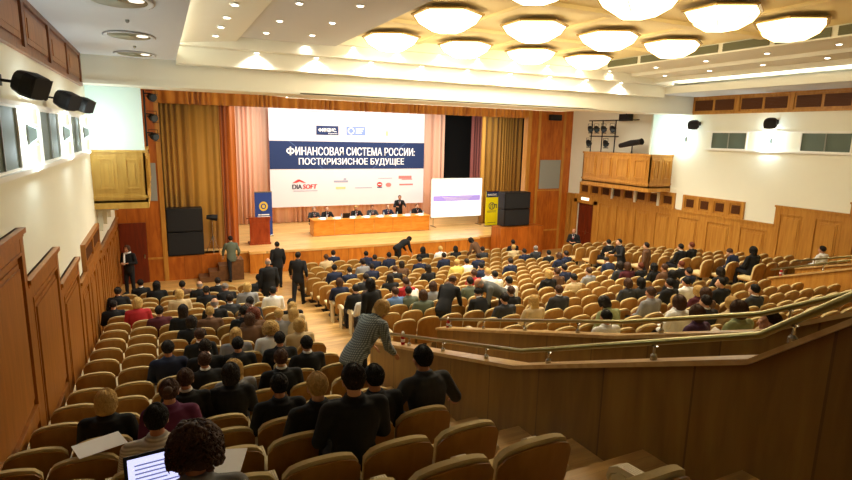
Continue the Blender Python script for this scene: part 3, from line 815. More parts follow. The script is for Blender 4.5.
# lamp on tripod next to the left stack, stand next to the right stack
t = thing('tripod_light', 'black lamp on a tripod between speaker stack and gold curtain', 'spotlight', (1.72, 23.2, ZS))
b = MB(); b.tube([(0, 0, .5), (0, 0, 1.35)], .02, 8); b.build('pole', M_CHROME, t)
for a in (.5, 2.6, 4.7):
    b = MB(); b.tube([(0, 0, .7), (.3*math.cos(a), .2*math.sin(a), 0)], .014, 6); b.build('leg', M_CHROME, t)
b = MB(); b.tube([(-.2, 0, 1.45), (.0, 0, 1.43), (.2, 0, 1.4)], [.08, .12, .13], 12); b.build('lamp_housing', M_BLACK, t)
t = thing('speaker_stand', 'thin white stand leaning beside the right speaker stack', 'stand', (16.6, 24.9, ZS))
b = MB(); b.tube([(-.1, 0, .9), (.35, -.3, 0)], .015, 6); b.build('leg', M_WHITE, t)
b = MB(); b.tube([(-.1, 0, .9), (-.2, -.1, 0)], .015, 6); b.build('leg', M_WHITE, t)
b = MB(); b.tube([(-.1, 0, .9), (-.1, 0, 1.3)], .018, 6); b.build('pole', M_WHITE, t)

# ---- conference table and what lies on it
TX0, TX1, TY = 6.35, 12.35, 25.4
t = thing('conference_table', 'long light wooden conference table across the stage', 'table', ((TX0+TX1)/2, TY, ZS))
hw = (TX1-TX0)/2
b = MB(); b.box(-hw-.06, hw+.06, -.06, .78, .74, .79); b.build('tabletop', M_TABLE, t, bevel=.01)
b = MB()
for i in range(6):
    a = -hw+2*hw*i/6; b.box(a+.008, a+2*hw/6-.008, 0, .03, .02, .74)
b.build('front_panel', M_TABLE, t)
for s in (-1, 1):
    b = MB(); b.box(s*hw-.02, s*hw+.02, 0, .7, 0, .74); b.build('side_panel', M_TABLE, t)
names = ['leftmost', 'second from left', 'third from left', 'fourth from left', 'fifth from left', 'sixth from left', 'seventh from left', 'rightmost']
for i in range(8):
    x = TX0+.45+i*(TX1-TX0-.9)/7
    o = MB().box(-.16, .16, -.11, .11, 0, .006).build('sheet_of_paper', M_PAPER, None, loc=(x, TY+.33, ZS+.79), rot=(0, 0, random.uniform(-.3, .3)))
    tag(o, 'white sheet of paper on conference table, %s' % names[i], 'paper', 'papers on the conference table')
    t = thing('water_bottle', 'small clear water bottle on conference table, %s' % names[i], 'bottle', (x+.26, TY+.3, ZS+.79), 0, 'bottles on the conference table')
    b = MB(); b.tube([(0, 0, 0), (0, 0, .14), (0, 0, .18), (0, 0, .2)], [.03, .03, .014, .013], 10); b.build('bottle_body', mat('bottle_plastic', '#bcd3dd', .1), t)
    b = MB(); b.tube([(0, 0, .2), (0, 0, .22)], .015, 10); b.build('cap', mat('cap_blue', '#4a6fb5', .5), t)
    b = MB(); b.prism([(-.09, 0), (.0, .1), (.01, .1), (.03, 0)], 'X', -.13, .13)
    tag(b.build('name_card', M_PAPER, None, loc=(x, TY+.08, ZS+.79)), 'white folded name card at table edge, %s' % names[i], 'card', 'name cards on the conference table')
def laptop(x, y, z, rz, w, label, lit=False, tilt=.25):
    t = thing('laptop', label, 'laptop', (x, y, z), rz); d = w*.66
    b = MB(); b.box(-w/2, w/2, -d/2, d/2, 0, .02); b.build('base', M_BLACK, t, bevel=.004)
    b = MB(); b.box(-w/2+.03, w/2-.03, -d/2+.1, d/2-.03, .02, .023); b.build('keyboard', mat('keys', '#2b2b2e', .6), t)
    M = Matrix.Translation((0, d/2, .02)) @ Euler((-tilt, 0, 0)).to_matrix().to_4x4()
    b = MB(); b.box(-w/2, w/2, 0, .012, 0, d, M); b.build('lid', M_BLACK, t)
    b = MB(); b.box(-w/2+.018, w/2-.018, -.003, 0, .02, d-.018, M)
    o = b.build('screen', mat('laptop_screen', '#dfe3ff', .3, emit='#cfd2ff', strength=1.1) if lit else M_BLACK, t)
    if lit:
        b = MB()
        for i in range(9): b.box(-w/2+.05, -w/2+.05+w*(.35+.08*((i*3) % 4)), -.0045, -.003, d-.06-i*.022, d-.052-i*.022, M)
        b.build('screen_text', mat('screen_lines', '#8c93c9', .5, emit='#8c93c9', strength=.5), o)
    return t
laptop(8.0, TY+.35, ZS+.79, PI, .36, 'open laptop on the conference table between two panelists')

# ------------------------------------------------------------------ ceiling
def strip(name, m, x0, x1, y0, y1, z0, z1):
    return struct(boxes(name, m, (x0, x1, y0, y1, z0, z1)))
YB = 15.75
struct(boxes('ceiling', M_CEIL, (XL-.2, XR+.2, -3.2, YW+.3, 3.0, 3.2)))
# outer soffits
strip('ceiling_soffit_left', M_CEILG, XL, .5, -3, YB, 1.72, 1.86)
strip('ceiling_soffit_right', M_CEILG, 17.1, XR, -3, YB, 1.74, 1.9)
strip('ceiling_soffit_lip', M_CEIL, 17.08, 17.13, -3, YB, 1.74, 1.99)
# cove slopes and stepped panels
b = MB(); b.prism([(-.1, 2.0), (1.88, 2.2), (1.88, 2.32), (-.1, 2.12)], 'Y', -3, 15.4); struct(b.build('ceiling_cove_left', M_CEIL))
b = MB(); b.prism([(1.88, 2.3), (4.4, 2.3), (4.4, 2.62), (4.3, 2.62), (4.3, 2.4), (1.88, 2.4)], 'Y', -3, 15.1); struct(b.build('ceiling_panel_left', M_CEILG))
struct(boxes('ceiling_centre', M_CEILY, (4.3, 13.7, -3, 15.0, 2.6, 2.75)))
b = MB(); b.prism([(13.6, 2.33), (15.0, 2.3), (15.0, 2.2), (16.1, 2.2), (16.1, 2.06), (16.25, 2.06), (16.25, 2.35), (15.2, 2.45), (13.75, 2.45), (13.75, 2.75), (13.6, 2.75)], 'Y', -3, 15.1); struct(b.build('ceiling_panel_right', M_CEIL))
b = MB(); b.prism([(16.2, 2.25), (17.9, 2.15), (17.9, 2.25), (16.2, 2.35)], 'Y', -3, 15.4); struct(b.build('ceiling_cove_right', M_CEIL))
# ribs of the central panel
b = MB()
for yy in (12.4, 9.3, 6.2, 3.1): b.box(4.4, 13.6, yy-.12, yy+.12, 2.52, 2.6)
for xx in (6.7, 8.9, 11.1): b.box(xx-.1, xx+.1, -3, 15, 2.54, 2.6)
struct(b.build('ceiling_ribs', M_CEILY))
# ventilation strip along the right edge of the centre
t = thing('ceiling_grille_strip', 'dark louvred grille strip along the right edge of the central ceiling', 'vent', (13.6, 6, 2.33))
y = -2.0
while y < 14.2:
    b = MB(); b.box(-.03, -.005, y-6, y+1.25-6, .04, .24)
    for i in range(5): b.box(-.045, -.03, y-6, y+1.25-6, .05+i*.04, .062+i*.04)
    b.build('grille', M_GRILLE, t); y += 1.4
# stepped bulkhead before the stage
strip('ceiling_step_front', M_CEIL, 1.88, 16.2, 14.9, 15.2, 2.34, 2.9)
strip('ceiling_step_front', M_CEIL, .5, 17.1, 15.0, 15.5, 2.02, 2.9)
strip('ceiling_step_front', M_CEIL, .5, 17.1, 15.35, 15.8, 1.62, 2.9)
b = MB(); b.box(XL, XR, YB, YB+.25, 1.12, 3.0); b.box(XL, XR, YB-.02, YB+1.2, 1.06, 1.14); b.box(3.6, 14.2, YB-.02, YB+1.9, 1.05, 1.1)
struct(b.build('ceiling_beam', M_CEIL))
b = MB(); b.prism([(3.0, YB+1.9), (14.8, YB+1.9), (14.2, YB+2.6), (3.6, YB+2.6)], 'Z', 1.12, 1.22); struct(b.build('ceiling_beam_ledge', M_CEIL))

def emit_strip(x0, x1, y0, y1, z, label):
    tag(boxes('cove_light', M_COVE, (x0, x1, y0, y1, z, z+.04)), label, 'cove light')
emit_strip(.2, .32, 4.5, 15.2, 1.88, 'hidden warm cove tube above the left soffit')
emit_strip(17.35, 17.5, 4.5, 15.2, 1.905, 'hidden warm cove tube above the right soffit')

# chandeliers
def chandelier_parts():
    out = {}
    R0, R1, H = .74, .33, .33
    hexa = lambda r, z, a0=PI/6: [(r*math.cos(a0+PI/3*i), r*math.sin(a0+PI/3*i), z) for i in range(6)]
    b = MB(); b.loft([hexa(R0*.97, 0), hexa(R0*.8, -H*.55), hexa(R1, -H)], True); out['glass_bowl'] = b.mesh('glass_bowl', M_GLOW)
    b = MB(); b.loft([hexa(R0*1.02, .03), hexa(R0*1.05, .015), hexa(R0*1.04, -.01), hexa(R0*.97, -.02)], True); out['rim'] = b.mesh('rim', M_GOLDRIM)
    b = MB(); b.loft([hexa(.3, .1), hexa(.3, .05)], True); out['ceiling_plate'] = b.mesh('ceiling_plate', M_GOLDRIM)
    A, B_, D = hexa(R0*.985, -.02), hexa(R0*.815, -H*.55), hexa(R1*1.03, -H-.005)
    for i in range(6):
        b = MB(); b.tube([A[i], B_[i], D[i]], .008, 5); out['rib%d' % i] = b.mesh('rib', M_GOLDRIM)
    return out
cp = chandelier_parts()
rowsn = {14.0: 'front row, nearest the stage', 10.85: 'second row from the stage', 7.8: 'third row from the stage', 3.6: 'fourth row from the stage'}
coln = {5.6: 'leftmost', 7.8: 'second from left', 10.0: 'third from left', 12.15: 'rightmost'}
for yy in (14.0, 10.85, 7.8):
    for xx in (5.6, 7.8, 10.0, 12.15):
        t = thing('chandelier', 'glowing hexagonal glass ceiling lamp, %s in the %s' % (coln[xx], rowsn[yy]), 'ceiling lamp', (xx, yy, 2.5), 0, 'hexagonal ceiling lamps')
        for k, me in cp.items(): link(k.rstrip('0123456789'), me, None, t)
        l = bpy.data.lights.new('chandelier_light', 'AREA'); l.shape = 'DISK'; l.size = .7; l.energy = 66 if yy > 9 else 8; l.color = (1, .88, .68)
        lo = bpy.data.objects.new('chandelier_light', l); C.objects.link(lo); lo.parent = t; lo.location = (0, 0, -.36)
        if yy > 9:
            l = bpy.data.lights.new('chandelier_glow', 'POINT'); l.energy = 26; l.color = (1, .88, .66); l.shadow_soft_size = .25
            lo = bpy.data.objects.new('chandelier_glow', l); C.objects.link(lo); lo.parent = t; lo.location = (0, 0, -.75)

# recessed downlights
b = MB(); b.tube([(0, 0, 0), (0, 0, -.02)], [.075, .085], 16); me_ring = b.mesh('trim_ring', M_WHITE)
b = MB(); b.tube([(0, 0, -.018), (0, 0, -.028)], .055, 14); me_bulb = b.mesh('bulb', M_GLOW2)
def downlights(pts, where, watt=0):
    ords = ['nearest the stage', 'second from the stage', 'third from the stage', 'fourth from the stage', 'fifth from the stage', 'sixth from the stage', 'seventh from the stage', 'eighth from the stage', 'ninth from the stage', 'tenth from the stage']
    pts = sorted(pts, key=lambda p: -p[1])
    for i, (x, y, z) in enumerate(pts):
        t = thing('downlight', 'small round ceiling spotlight, %s, %s' % (where, ords[i]), 'downlight', (x, y, z), 0, 'round downlights')
        link('trim_ring', me_ring, None, t); link('bulb', me_bulb, None, t)
        if watt:
            l = bpy.data.lights.new('downlight_beam', 'SPOT'); l.energy = watt; l.spot_size = 1.9; l.spot_blend = .8; l.color = (1, .93, .8); l.shadow_soft_size = .08
            lo = bpy.data.objects.new('downlight_beam', l); C.objects.link(lo); lo.parent = t; lo.location = (0, 0, -.06)
downlights([(2.42, y, 2.3) for y in (13.9, 12.3, 10.5, 8.8, 7.0)], 'inner left panel')
downlights([(3.43, y, 2.3) for y in (13.6, 11.9, 10.1, 8.3, 6.5)], 'left panel beside centre')
downlights([(1.3, y, 2.13) for y in (13.9, 12.7, 11.6, 10.4)], 'left cove slope')
downlights([(14.3, y, 2.31) for y in (13.3, 11.5, 9.7, 8.0, 6.2)], 'right panel beside grille')
downlights([(15.5, y, 2.2) for y in (14.0, 12.3, 10.6, 8.9, 7.1)], 'outer right panel')
# front rows of wall washers
def washers(z, y, xs, where):
    for i, x in enumerate(xs):
        t = thing('downlight', 'round ceiling spotlight on the %s, %s from the left' % (where, ORD[i]), 'downlight', (x, y, z), 0, 'front downlights')
        link('trim_ring', me_ring, None, t); link('bulb', me_bulb, None, t)
        l = bpy.data.lights.new('downlight_beam', 'SPOT'); l.energy = 200; l.spot_size = 2.5; l.spot_blend = .7; l.color = (1, .95, .84); l.shadow_soft_size = .08
        lo = bpy.data.objects.new('downlight_beam', l); C.objects.link(lo); lo.parent = t; lo.location = (0, 0, -.06)
washers(2.33, 15.03, [3.6+1.3*i for i in range(9)], 'upper step in front of the stage')
washers(2.01, 15.25, [2.4+1.55*i for i in range(9)], 'lower step in front of the stage')

# oval domes in the left soffit
for i, (yy, lab) in enumerate(((15.0, 'nearest the stage'), (12.2, 'in the middle'), (9.0, 'nearest the camera'))):
    t = thing('oval_ceiling_dome', 'shallow oval recessed dome lamp in grey left soffit, %s' % lab, 'ceiling lamp', (-.38, yy, 1.72))
    E = lambda rx, ry, z: [(rx*math.cos(2*PI*j/32), ry*math.sin(2*PI*j/32), z) for j in range(32)]
    b = MB(); b.loft([E(.42, .55, 0), E(.45, .6, -.02), E(.41, .54, -.035), E(.36, .48, -.012)], False); b.build('rim', M_CEILG, t, smooth=True)
    b = MB(); b.loft([E(.37, .49, -.012), E(.2, .28, -.006), E(.05, .06, -.004)], True); b.build('dome', mat('dome_plaster', '#c9c4a6', .7), t, smooth=True)
    b = MB(); b.ell((.22, -.15, -.02), (.1, .13, .015)); b.build('lamp', mat('dome_lamp', '#ffffff', .4, emit='#fff4dc', strength=1.2), t, smooth=True)
for i, yy in enumerate((13.6, 10.5, 7.7)):
    o = MB().tube([(0, 0, 0), (0, 0, -.03), (0, 0, -.05)], [.03, .03, .012], 10).build('ceiling_sprinkler', M_GREY, None, loc=(-.34, yy, 1.72))
    tag(o, 'tiny ceiling sprinkler between the oval domes, %s' % ['nearest the stage', 'middle', 'nearest the camera'][i], 'sprinkler', 'ceiling sprinklers')
# ------------------------------------------------------------------ parapets with handrails
def parapet(x, pts, name, lab, rail_dz=(.17, .17), side=1, zfloor=-4.75, rail=True):
    """pts: (y, ztop)"""
    top = pts; low = [(p[0], min(zfloor, F(p[0])-.75)) for p in pts][::-1]
    b = MB(); b.prism([*top, *low], 'X', x-.06, x+.06)
    o = struct(b.build('wall_%s' % name, M_PARAPET))
    b = MB()
    b.prism([*[(y, z+.045) for y, z in pts], *[(y, z) for y, z in pts[::-1]]], 'X', x-.1, x+.1)
    b.build('parapet_cap', M_CAP, o)
    # vertical board joints
    if not rail: return
    t = thing('handrail', lab, 'handrail')
    rp = [(x, y, z+.045+rail_dz[0]) for y, z in pts]
    b = MB(); b.tube(rp, .026, 12); b.build('rail', M_STEEL, t, smooth=True)
    L_ = 0
    for (y0, z0), (y1, z1) in zip(pts, pts[1:]):
        n = max(1, round(abs(y1-y0)/1.15))
        for i in range(n):
            f = (i+.35)/n; y = y0+(y1-y0)*f; z = z0+(z1-z0)*f+.045
            p = MB(); p.tube([(x, y, z), (x, y, z+rail_dz[0])], .011, 8); p.tube([(x, y, z), (x, y, z+.05), (x, y, z+.055)], [.028, .028, .012], 10); p.tube([(x, y, z+rail_dz[0]-.045), (x, y, z+rail_dz[0]-.03)], [.012, .026], 10)
            p.build('post', M_CHROME, t)
def slant_parapet(path, name, lab, dz=.17, rail=True, m=M_PARAPET, posts=1.15, phase=.35):
    """path of (x,y,ztop) with wall hanging to the floor"""
    b = MB(); V = []
    for x, y, z in path:
        zl = min(-4.75, F(y)-.75) if y < 8.6 else F(y)-.75
        V.append((x, y, z, zl))
    for (x0, y0, z0, l0), (x1, y1, z1, l1) in zip(V, V[1:]):
        vs = [b.bm.verts.new(c) for c in ((x0-.06, y0, z0), (x0+.06, y0, z0), (x1+.06, y1, z1), (x1-.06, y1, z1), (x0-.06, y0, l0), (x0+.06, y0, l0), (x1+.06, y1, l1), (x1-.06, y1, l1))]
        for f in ((0,1,2,3), (7,6,5,4), (0,3,7,4), (1,5,6,2), (0,4,5,1), (3,2,6,7)): b.bm.faces.new([vs[i] for i in f])
    o = struct(b.build('wall_%s' % name, m))
    c = MB()
    for (x0, y0, z0, _), (x1, y1, z1, _) in zip(V, V[1:]):
        vs = [c.bm.verts.new(q) for q in ((x0-.11, y0, z0), (x0+.11, y0, z0), (x1+.11, y1, z1), (x1-.11, y1, z1), (x0-.11, y0, z0+.045), (x0+.11, y0, z0+.045), (x1+.11, y1, z1+.045), (x1-.11, y1, z1+.045))]
        for f in ((3,2,1,0), (4,5,6,7), (0,3,7,4)[::-1], (1,5,6,2)[::-1], (0,1,5,4), (3,7,6,2)): c.bm.faces.new([vs[i] for i in f])
    c.build('parapet_cap', M_CAP, o)
    if not rail: return
    t = thing('handrail', lab, 'handrail', tuple(path[0]))
    O = Vector(path[0])
    b = MB(); b.tube([Vector((x, y, z+.045+dz))-O for x, y, z in path], .027, 12); b.build('rail', M_STEEL, t, smooth=True)
    for (x0, y0, z0, _), (x1, y1, z1, _) in zip(V, V[1:]):
        n = max(1, round(abs(y1-y0)/posts))
        for i in range(n):
            f = (i+phase)/n; P = Vector((x0+(x1-x0)*f, y0+(y1-y0)*f, z0+(z1-z0)*f+.045))-O
            p = MB(); p.tube([P, P+Vector((0, 0, dz))], .012, 8); p.tube([P, P+Vector((0, 0, .04)), P+Vector((0, 0, .06))], [.03, .03, .013], 10); p.tube([P+Vector((0, 0, dz-.05)), P+Vector((0, 0, dz-.035))], [.013, .028], 10)
            p.build('post', M_CHROME, t)
slant_parapet([(3.35, 9.1, -3.75), (3.6, 4.9, -2.59), (3.7, 2.29, -1.51), (3.72, 1.7, -1.02), (3.75, .3, .1)], 'parapet_near', 'brass coloured handrail on the nearest parapet beside the aisle steps', .16)
slant_parapet([(5.0, 9.64, -3.9), (5.2, 5.0, -2.49), (5.25, 3.28, -1.86), (5.25, 2.49, -1.42), (5.25, 1.0, -.6)], 'parapet_middle', 'brass coloured handrail on the second parapet behind centre seats', .17)
slant_parapet([(15.2, 9.38, -3.69), (15.2, 7.43, -2.99), (15.2, 5.0, -1.95)], 'parapet_far', 'thin handrail on the far parapet right of the centre seats', .2, m=M_WALLWOOD2)
slant_parapet([(16.75, 9.6, -3.6), (16.75, 8.3, -3.2), (16.75, 5.0, -2.1)], 'parapet_farthest', 'farthest thin handrail before the right block of seats', .2, m=M_WALLWOOD2)
# end cheek joining middle parapet to passage
# ------------------------------------------------------------------ auditorium seats
def outline(u, grow=0):
    """half-height profile of the arched back: u in [-1,1] -> ztop"""
    return .865-.085*abs(u)**2.4-.06*max(0, abs(u)-.86)**1*4+grow
def slab(name, m, hw, zb, y0, y1, grow, puff, nx=12, nz=6, curve=.05, lean=.16, smooth=True):
    bm = bmesh.new(); fr = []; bk = []
    for i in range(nx+1):
        u = -1+2*i/nx; zt = outline(u, grow); cf = []; cb = []
        for j in range(nz+1):
            v = j/nz; z = zb+(zt-zb)*v
            w = hw*(1-.06*(1-v)*(1-v)); x = u*w
            c = curve*(u*u)            # edges wrap forward
            L_ = -lean*max(0, z-.35)
            e = (1-abs(u)**6)*(1-abs(2*v-1)**8)
            cb.append(bm.verts.new((x, y0+c+L_, z)))
            cf.append(bm.verts.new((x, y0+c+L_+(y1-y0)*(.55+.45*e)+puff*e, z)))
        fr.append(cf); bk.append(cb)
    for G, fl in ((fr, 0), (bk, 1)):
        for i in range(nx):
            for j in range(nz):
                q = [G[i][j], G[i+1][j], G[i+1][j+1], G[i][j+1]]
                bm.faces.new(q[::-1] if fl else q)
    for i in range(nx):
        bm.faces.new([fr[i][nz], fr[i+1][nz], bk[i+1][nz], bk[i][nz]]); bm.faces.new([fr[i+1][0], fr[i][0], bk[i][0], bk[i+1][0]])
    for j in range(nz):
        bm.faces.new([fr[0][j], fr[0][j+1], bk[0][j+1], bk[0][j]]); bm.faces.new([fr[nx][j+1], fr[nx][j], bk[nx][j], bk[nx][j+1]])
    bmesh.ops.recalc_face_normals(bm, faces=bm.faces)
    me = bpy.data.meshes.new(name); bm.to_mesh(me); bm.free(); me.materials.append(m)
    me.polygons.foreach_set('use_smooth', [True]*len(me.polygons))
    try: me.set_sharp_from_angle(angle=.7)
    except Exception: pass
    return me
SEAT = {}
SEAT['back_shell'] = slab('back_shell', M_SEATWOOD, .262, .3, -.075, -.05, .012, 0)
SEAT['back_cushion'] = slab('back_cushion', M_SEATFAB, .252, .4, -.05, .03, .04, .02)
def rounded(name, m, x0, x1, y0, y1, z0, z1, r=.03):
    o = MB().box(x0, x1, y0, y1, z0, z1).build(name, m)
    md = o.modifiers.new('b', 'BEVEL'); md.width = r; md.segments = 3
    me = bake(o); me.name = name; bpy.data.objects.remove(o)
    me.polygons.foreach_set('use_smooth', [True]*len(me.polygons))
    return me
SEAT['seat_cushion'] = rounded('seat_cushion', M_SEATFAB, -.225, .225, .0, .46, .355, .44, .035)
SEAT['seat_pan'] = rounded('seat_pan', M_SEATWOOD, -.22, .22, -.01, .42, .325, .365, .015)
b = MB()
for s in (-1, 1): pass
b.box(-.035, .035, .1, .16, 0, .36); b.box(-.1, .1, .02, .34, 0, .025)
SEAT['pedestal'] = b.mesh('pedestal', M_BLACK)
def armrest_mesh():
    b = MB()
    # curved grooved arm: five slats following one curve, and a cream side post
    pts = [(-.03, .6), (.06, .625), (.2, .63), (.32, .615), (.38, .575), (.395, .52)]
    for k in range(5):
        x = -.03+.015*k
        top = pts; bot = [(y-.012, z-.03) for y, z in pts]
        b.prism([*top, *bot[::-1]], 'X', x-.0062, x+.0062)
    b.prism([(-.02, .57), (.31, .585), (.36, .54), (.36, .5), (0, .5)], 'X', -.036, .036)
    b.box(-.022, .022, .06, .3, .0, .52)
    return b.mesh('armrest', M_ARM)
SEAT['armrest'] = armrest_mesh()

seats = seat_list()
ci = cam.matrix_world.inverted()
def pix(p):
    c = ci @ Vector(p); 
    if c.z > -.2: return None
    return (426+F_PX*c.x/-c.z, 240-F_PX*c.y/-c.z, -c.z)
vis = []
for s in seats:
    q = pix((s[3], s[4], s[5]+.85))
    if q and -45 < q[0] < 890 and q[1] < 530: vis.append((q[2], s))
vis.sort(key=lambda a: a[0])
occ = {}
for l in PEOPLE.strip().splitlines():
    a = l.split(); occ[(a[0], int(a[1]), int(a[2]))] = a[3:]
blockn = {'left': 'left block', 'centre': 'centre block', 'right': 'right block'}
def seatpos(bl, k, i):
    r = {'left': 'from the back', 'centre': 'from the back', 'right': 'from the back'}[bl]
    k0 = {'left': 2, 'centre': 0, 'right': -5}[bl]
    return '%s, %s row %s, %s from aisle' % (blockn[bl], ORD[k+k0], r, ORD[i])
far = []
leftmost = {}
for s in seats:
    if s[0] == 'left': leftmost[s[1]] = max(leftmost.get(s[1], 0), s[2])
NIND = 300
for n, (d, s) in enumerate(vis):
    bl, k, i, X, Y, Z = s
    if n >= NIND: far.append(s); continue
    t = thing('auditorium_seat', '%s tan auditorium seat, %s' % ('occupied' if s[:3] in occ else 'empty', seatpos(bl, k, i)), 'seat', (X, Y, Z), 0, 'auditorium seats in the hall')
    for nm, me in SEAT.items():
        if nm == 'armrest':
            link('armrest', me, None, t, (.275, 0, 0))
            if (bl == 'left' and leftmost[k] == i) or (bl != 'left' and i == 0): link('armrest', me, None, t, (-.275, 0, 0))
        else:
            link(nm, me, None, t)
# the remaining far seats as one mass
if far:
    bm = bmesh.new(); mats = [M_SEATWOOD, M_SEATFAB, M_BLACK, M_ARM]
    for (bl, k, i, X, Y, Z) in far:
        for nm, me in SEAT.items():
            v0 = len(bm.verts); f0 = len(bm.faces); bm.from_mesh(me); bm.verts.ensure_lookup_table(); bm.faces.ensure_lookup_table()
            off = Vector((X+(.275 if nm == 'armrest' else 0), Y, Z))
            for v in bm.verts[v0:]: v.co += off
            mi = {'back_shell': 0, 'seat_pan': 0, 'back_cushion': 1, 'seat_cushion': 1, 'pedestal': 2, 'armrest': 3}[nm]
            for f in bm.faces[f0:]: f.material_index = mi
    me = bpy.data.meshes.new('auditorium_seats'); bm.to_mesh(me); bm.free()
    for m in mats: me.materials.append(m)
    o = link('auditorium_seats', me); tag(o, 'distant rows of tan auditorium seats nearest the stage and far right', 'seats', None, 'stuff')
# ------------------------------------------------------------------ people
SKIN = [mat('skin_light', '#c99a7c', .55, noise=.04), mat('skin_warm', '#b98465', .55, noise=.04)]
HC = {'black': '#14110f', 'dark': '#241a14', 'brown': '#4a3020', 'blonde': '#c6a260', 'grey': '#8a8078', 'red': '#6e3318'}
HAIRM = {k: mat('hair_'+k, v, .6, noise=.3, nscale=90, bump=.4) for k, v in HC.items()}
CC = {'black': '#17181b', 'dark': '#22232a', 'charcoal': '#33353a', 'navy': '#1f2740', 'grey': '#85868a', 'greygreen': '#5d6658', 'white': '#e4e4e2', 'red': '#a5262c', 'blue': '#5f7fae', 'beige': '#c0aa84', 'green': '#8d9468', 'yellow': '#d9c46a', 'brown': '#5f4430', 'maroon': '#4d1d27', 'purple': '#5b2348', 'plum': '#4a2f4c', 'striped': '#b4aea6', 'jeans': '#4a5568', 'midgrey': '#585b5b'}
CLM = {k: mat('cloth_'+k, v, .85, noise=.1, nscale=25) for k, v in CC.items()}
# striped knit and checked jacket
def pattern_cloth(name, c1, c2, sc, check):
    m = bpy.data.materials.new(name); m.use_nodes = True; nt = m.node_tree; N = nt.nodes; L = nt.links; b = N['Principled BSDF']
    tc = N.new('ShaderNodeTexCoord')
    w1 = N.new('ShaderNodeTexWave'); w1.inputs['Scale'].default_value = sc; w1.bands_direction = 'Z'; L.new(tc.outputs['Object'], w1.inputs['Vector'])
    r = N.new('ShaderNodeMix'); r.data_type = 'RGBA'; r.inputs['A'].default_value = srgb(c1); r.inputs['B'].default_value = srgb(c2)
    if check:
        w2 = N.new('ShaderNodeTexWave'); w2.inputs['Scale'].default_value = sc; w2.bands_direction = 'X'; L.new(tc.outputs['Object'], w2.inputs['Vector'])
        mx = N.new('ShaderNodeMath'); mx.operation = 'MULTIPLY'; L.new(w1.outputs['Fac'], mx.inputs[0]); L.new(w2.outputs['Fac'], mx.inputs[1]); L.new(mx.outputs[0], r.inputs['Factor'])
    else: L.new(w1.outputs['Fac'], r.inputs['Factor'])
    L.new(r.outputs['Result'], b.inputs['Base Color']); b.inputs['Roughness'].default_value = .9
    return m
CLM['striped'] = pattern_cloth('cloth_striped', '#a29c96', '#d6d1c8', 14, False)
CLM['check'] = pattern_cloth('cloth_check', '#515f68', '#b4bfc2', 13, True)
M_SHOE = mat('shoe_black', '#101012', .4)
M_TIE = mat('tie_red', '#7a1f28', .6)

def rotx(p, piv, a):
    p = Vector(p)-Vector(piv); c, s = math.cos(a), math.sin(a)
    return Vector((p.x, p.y*c-p.z*s, p.y*s+p.z*c))+Vector(piv)

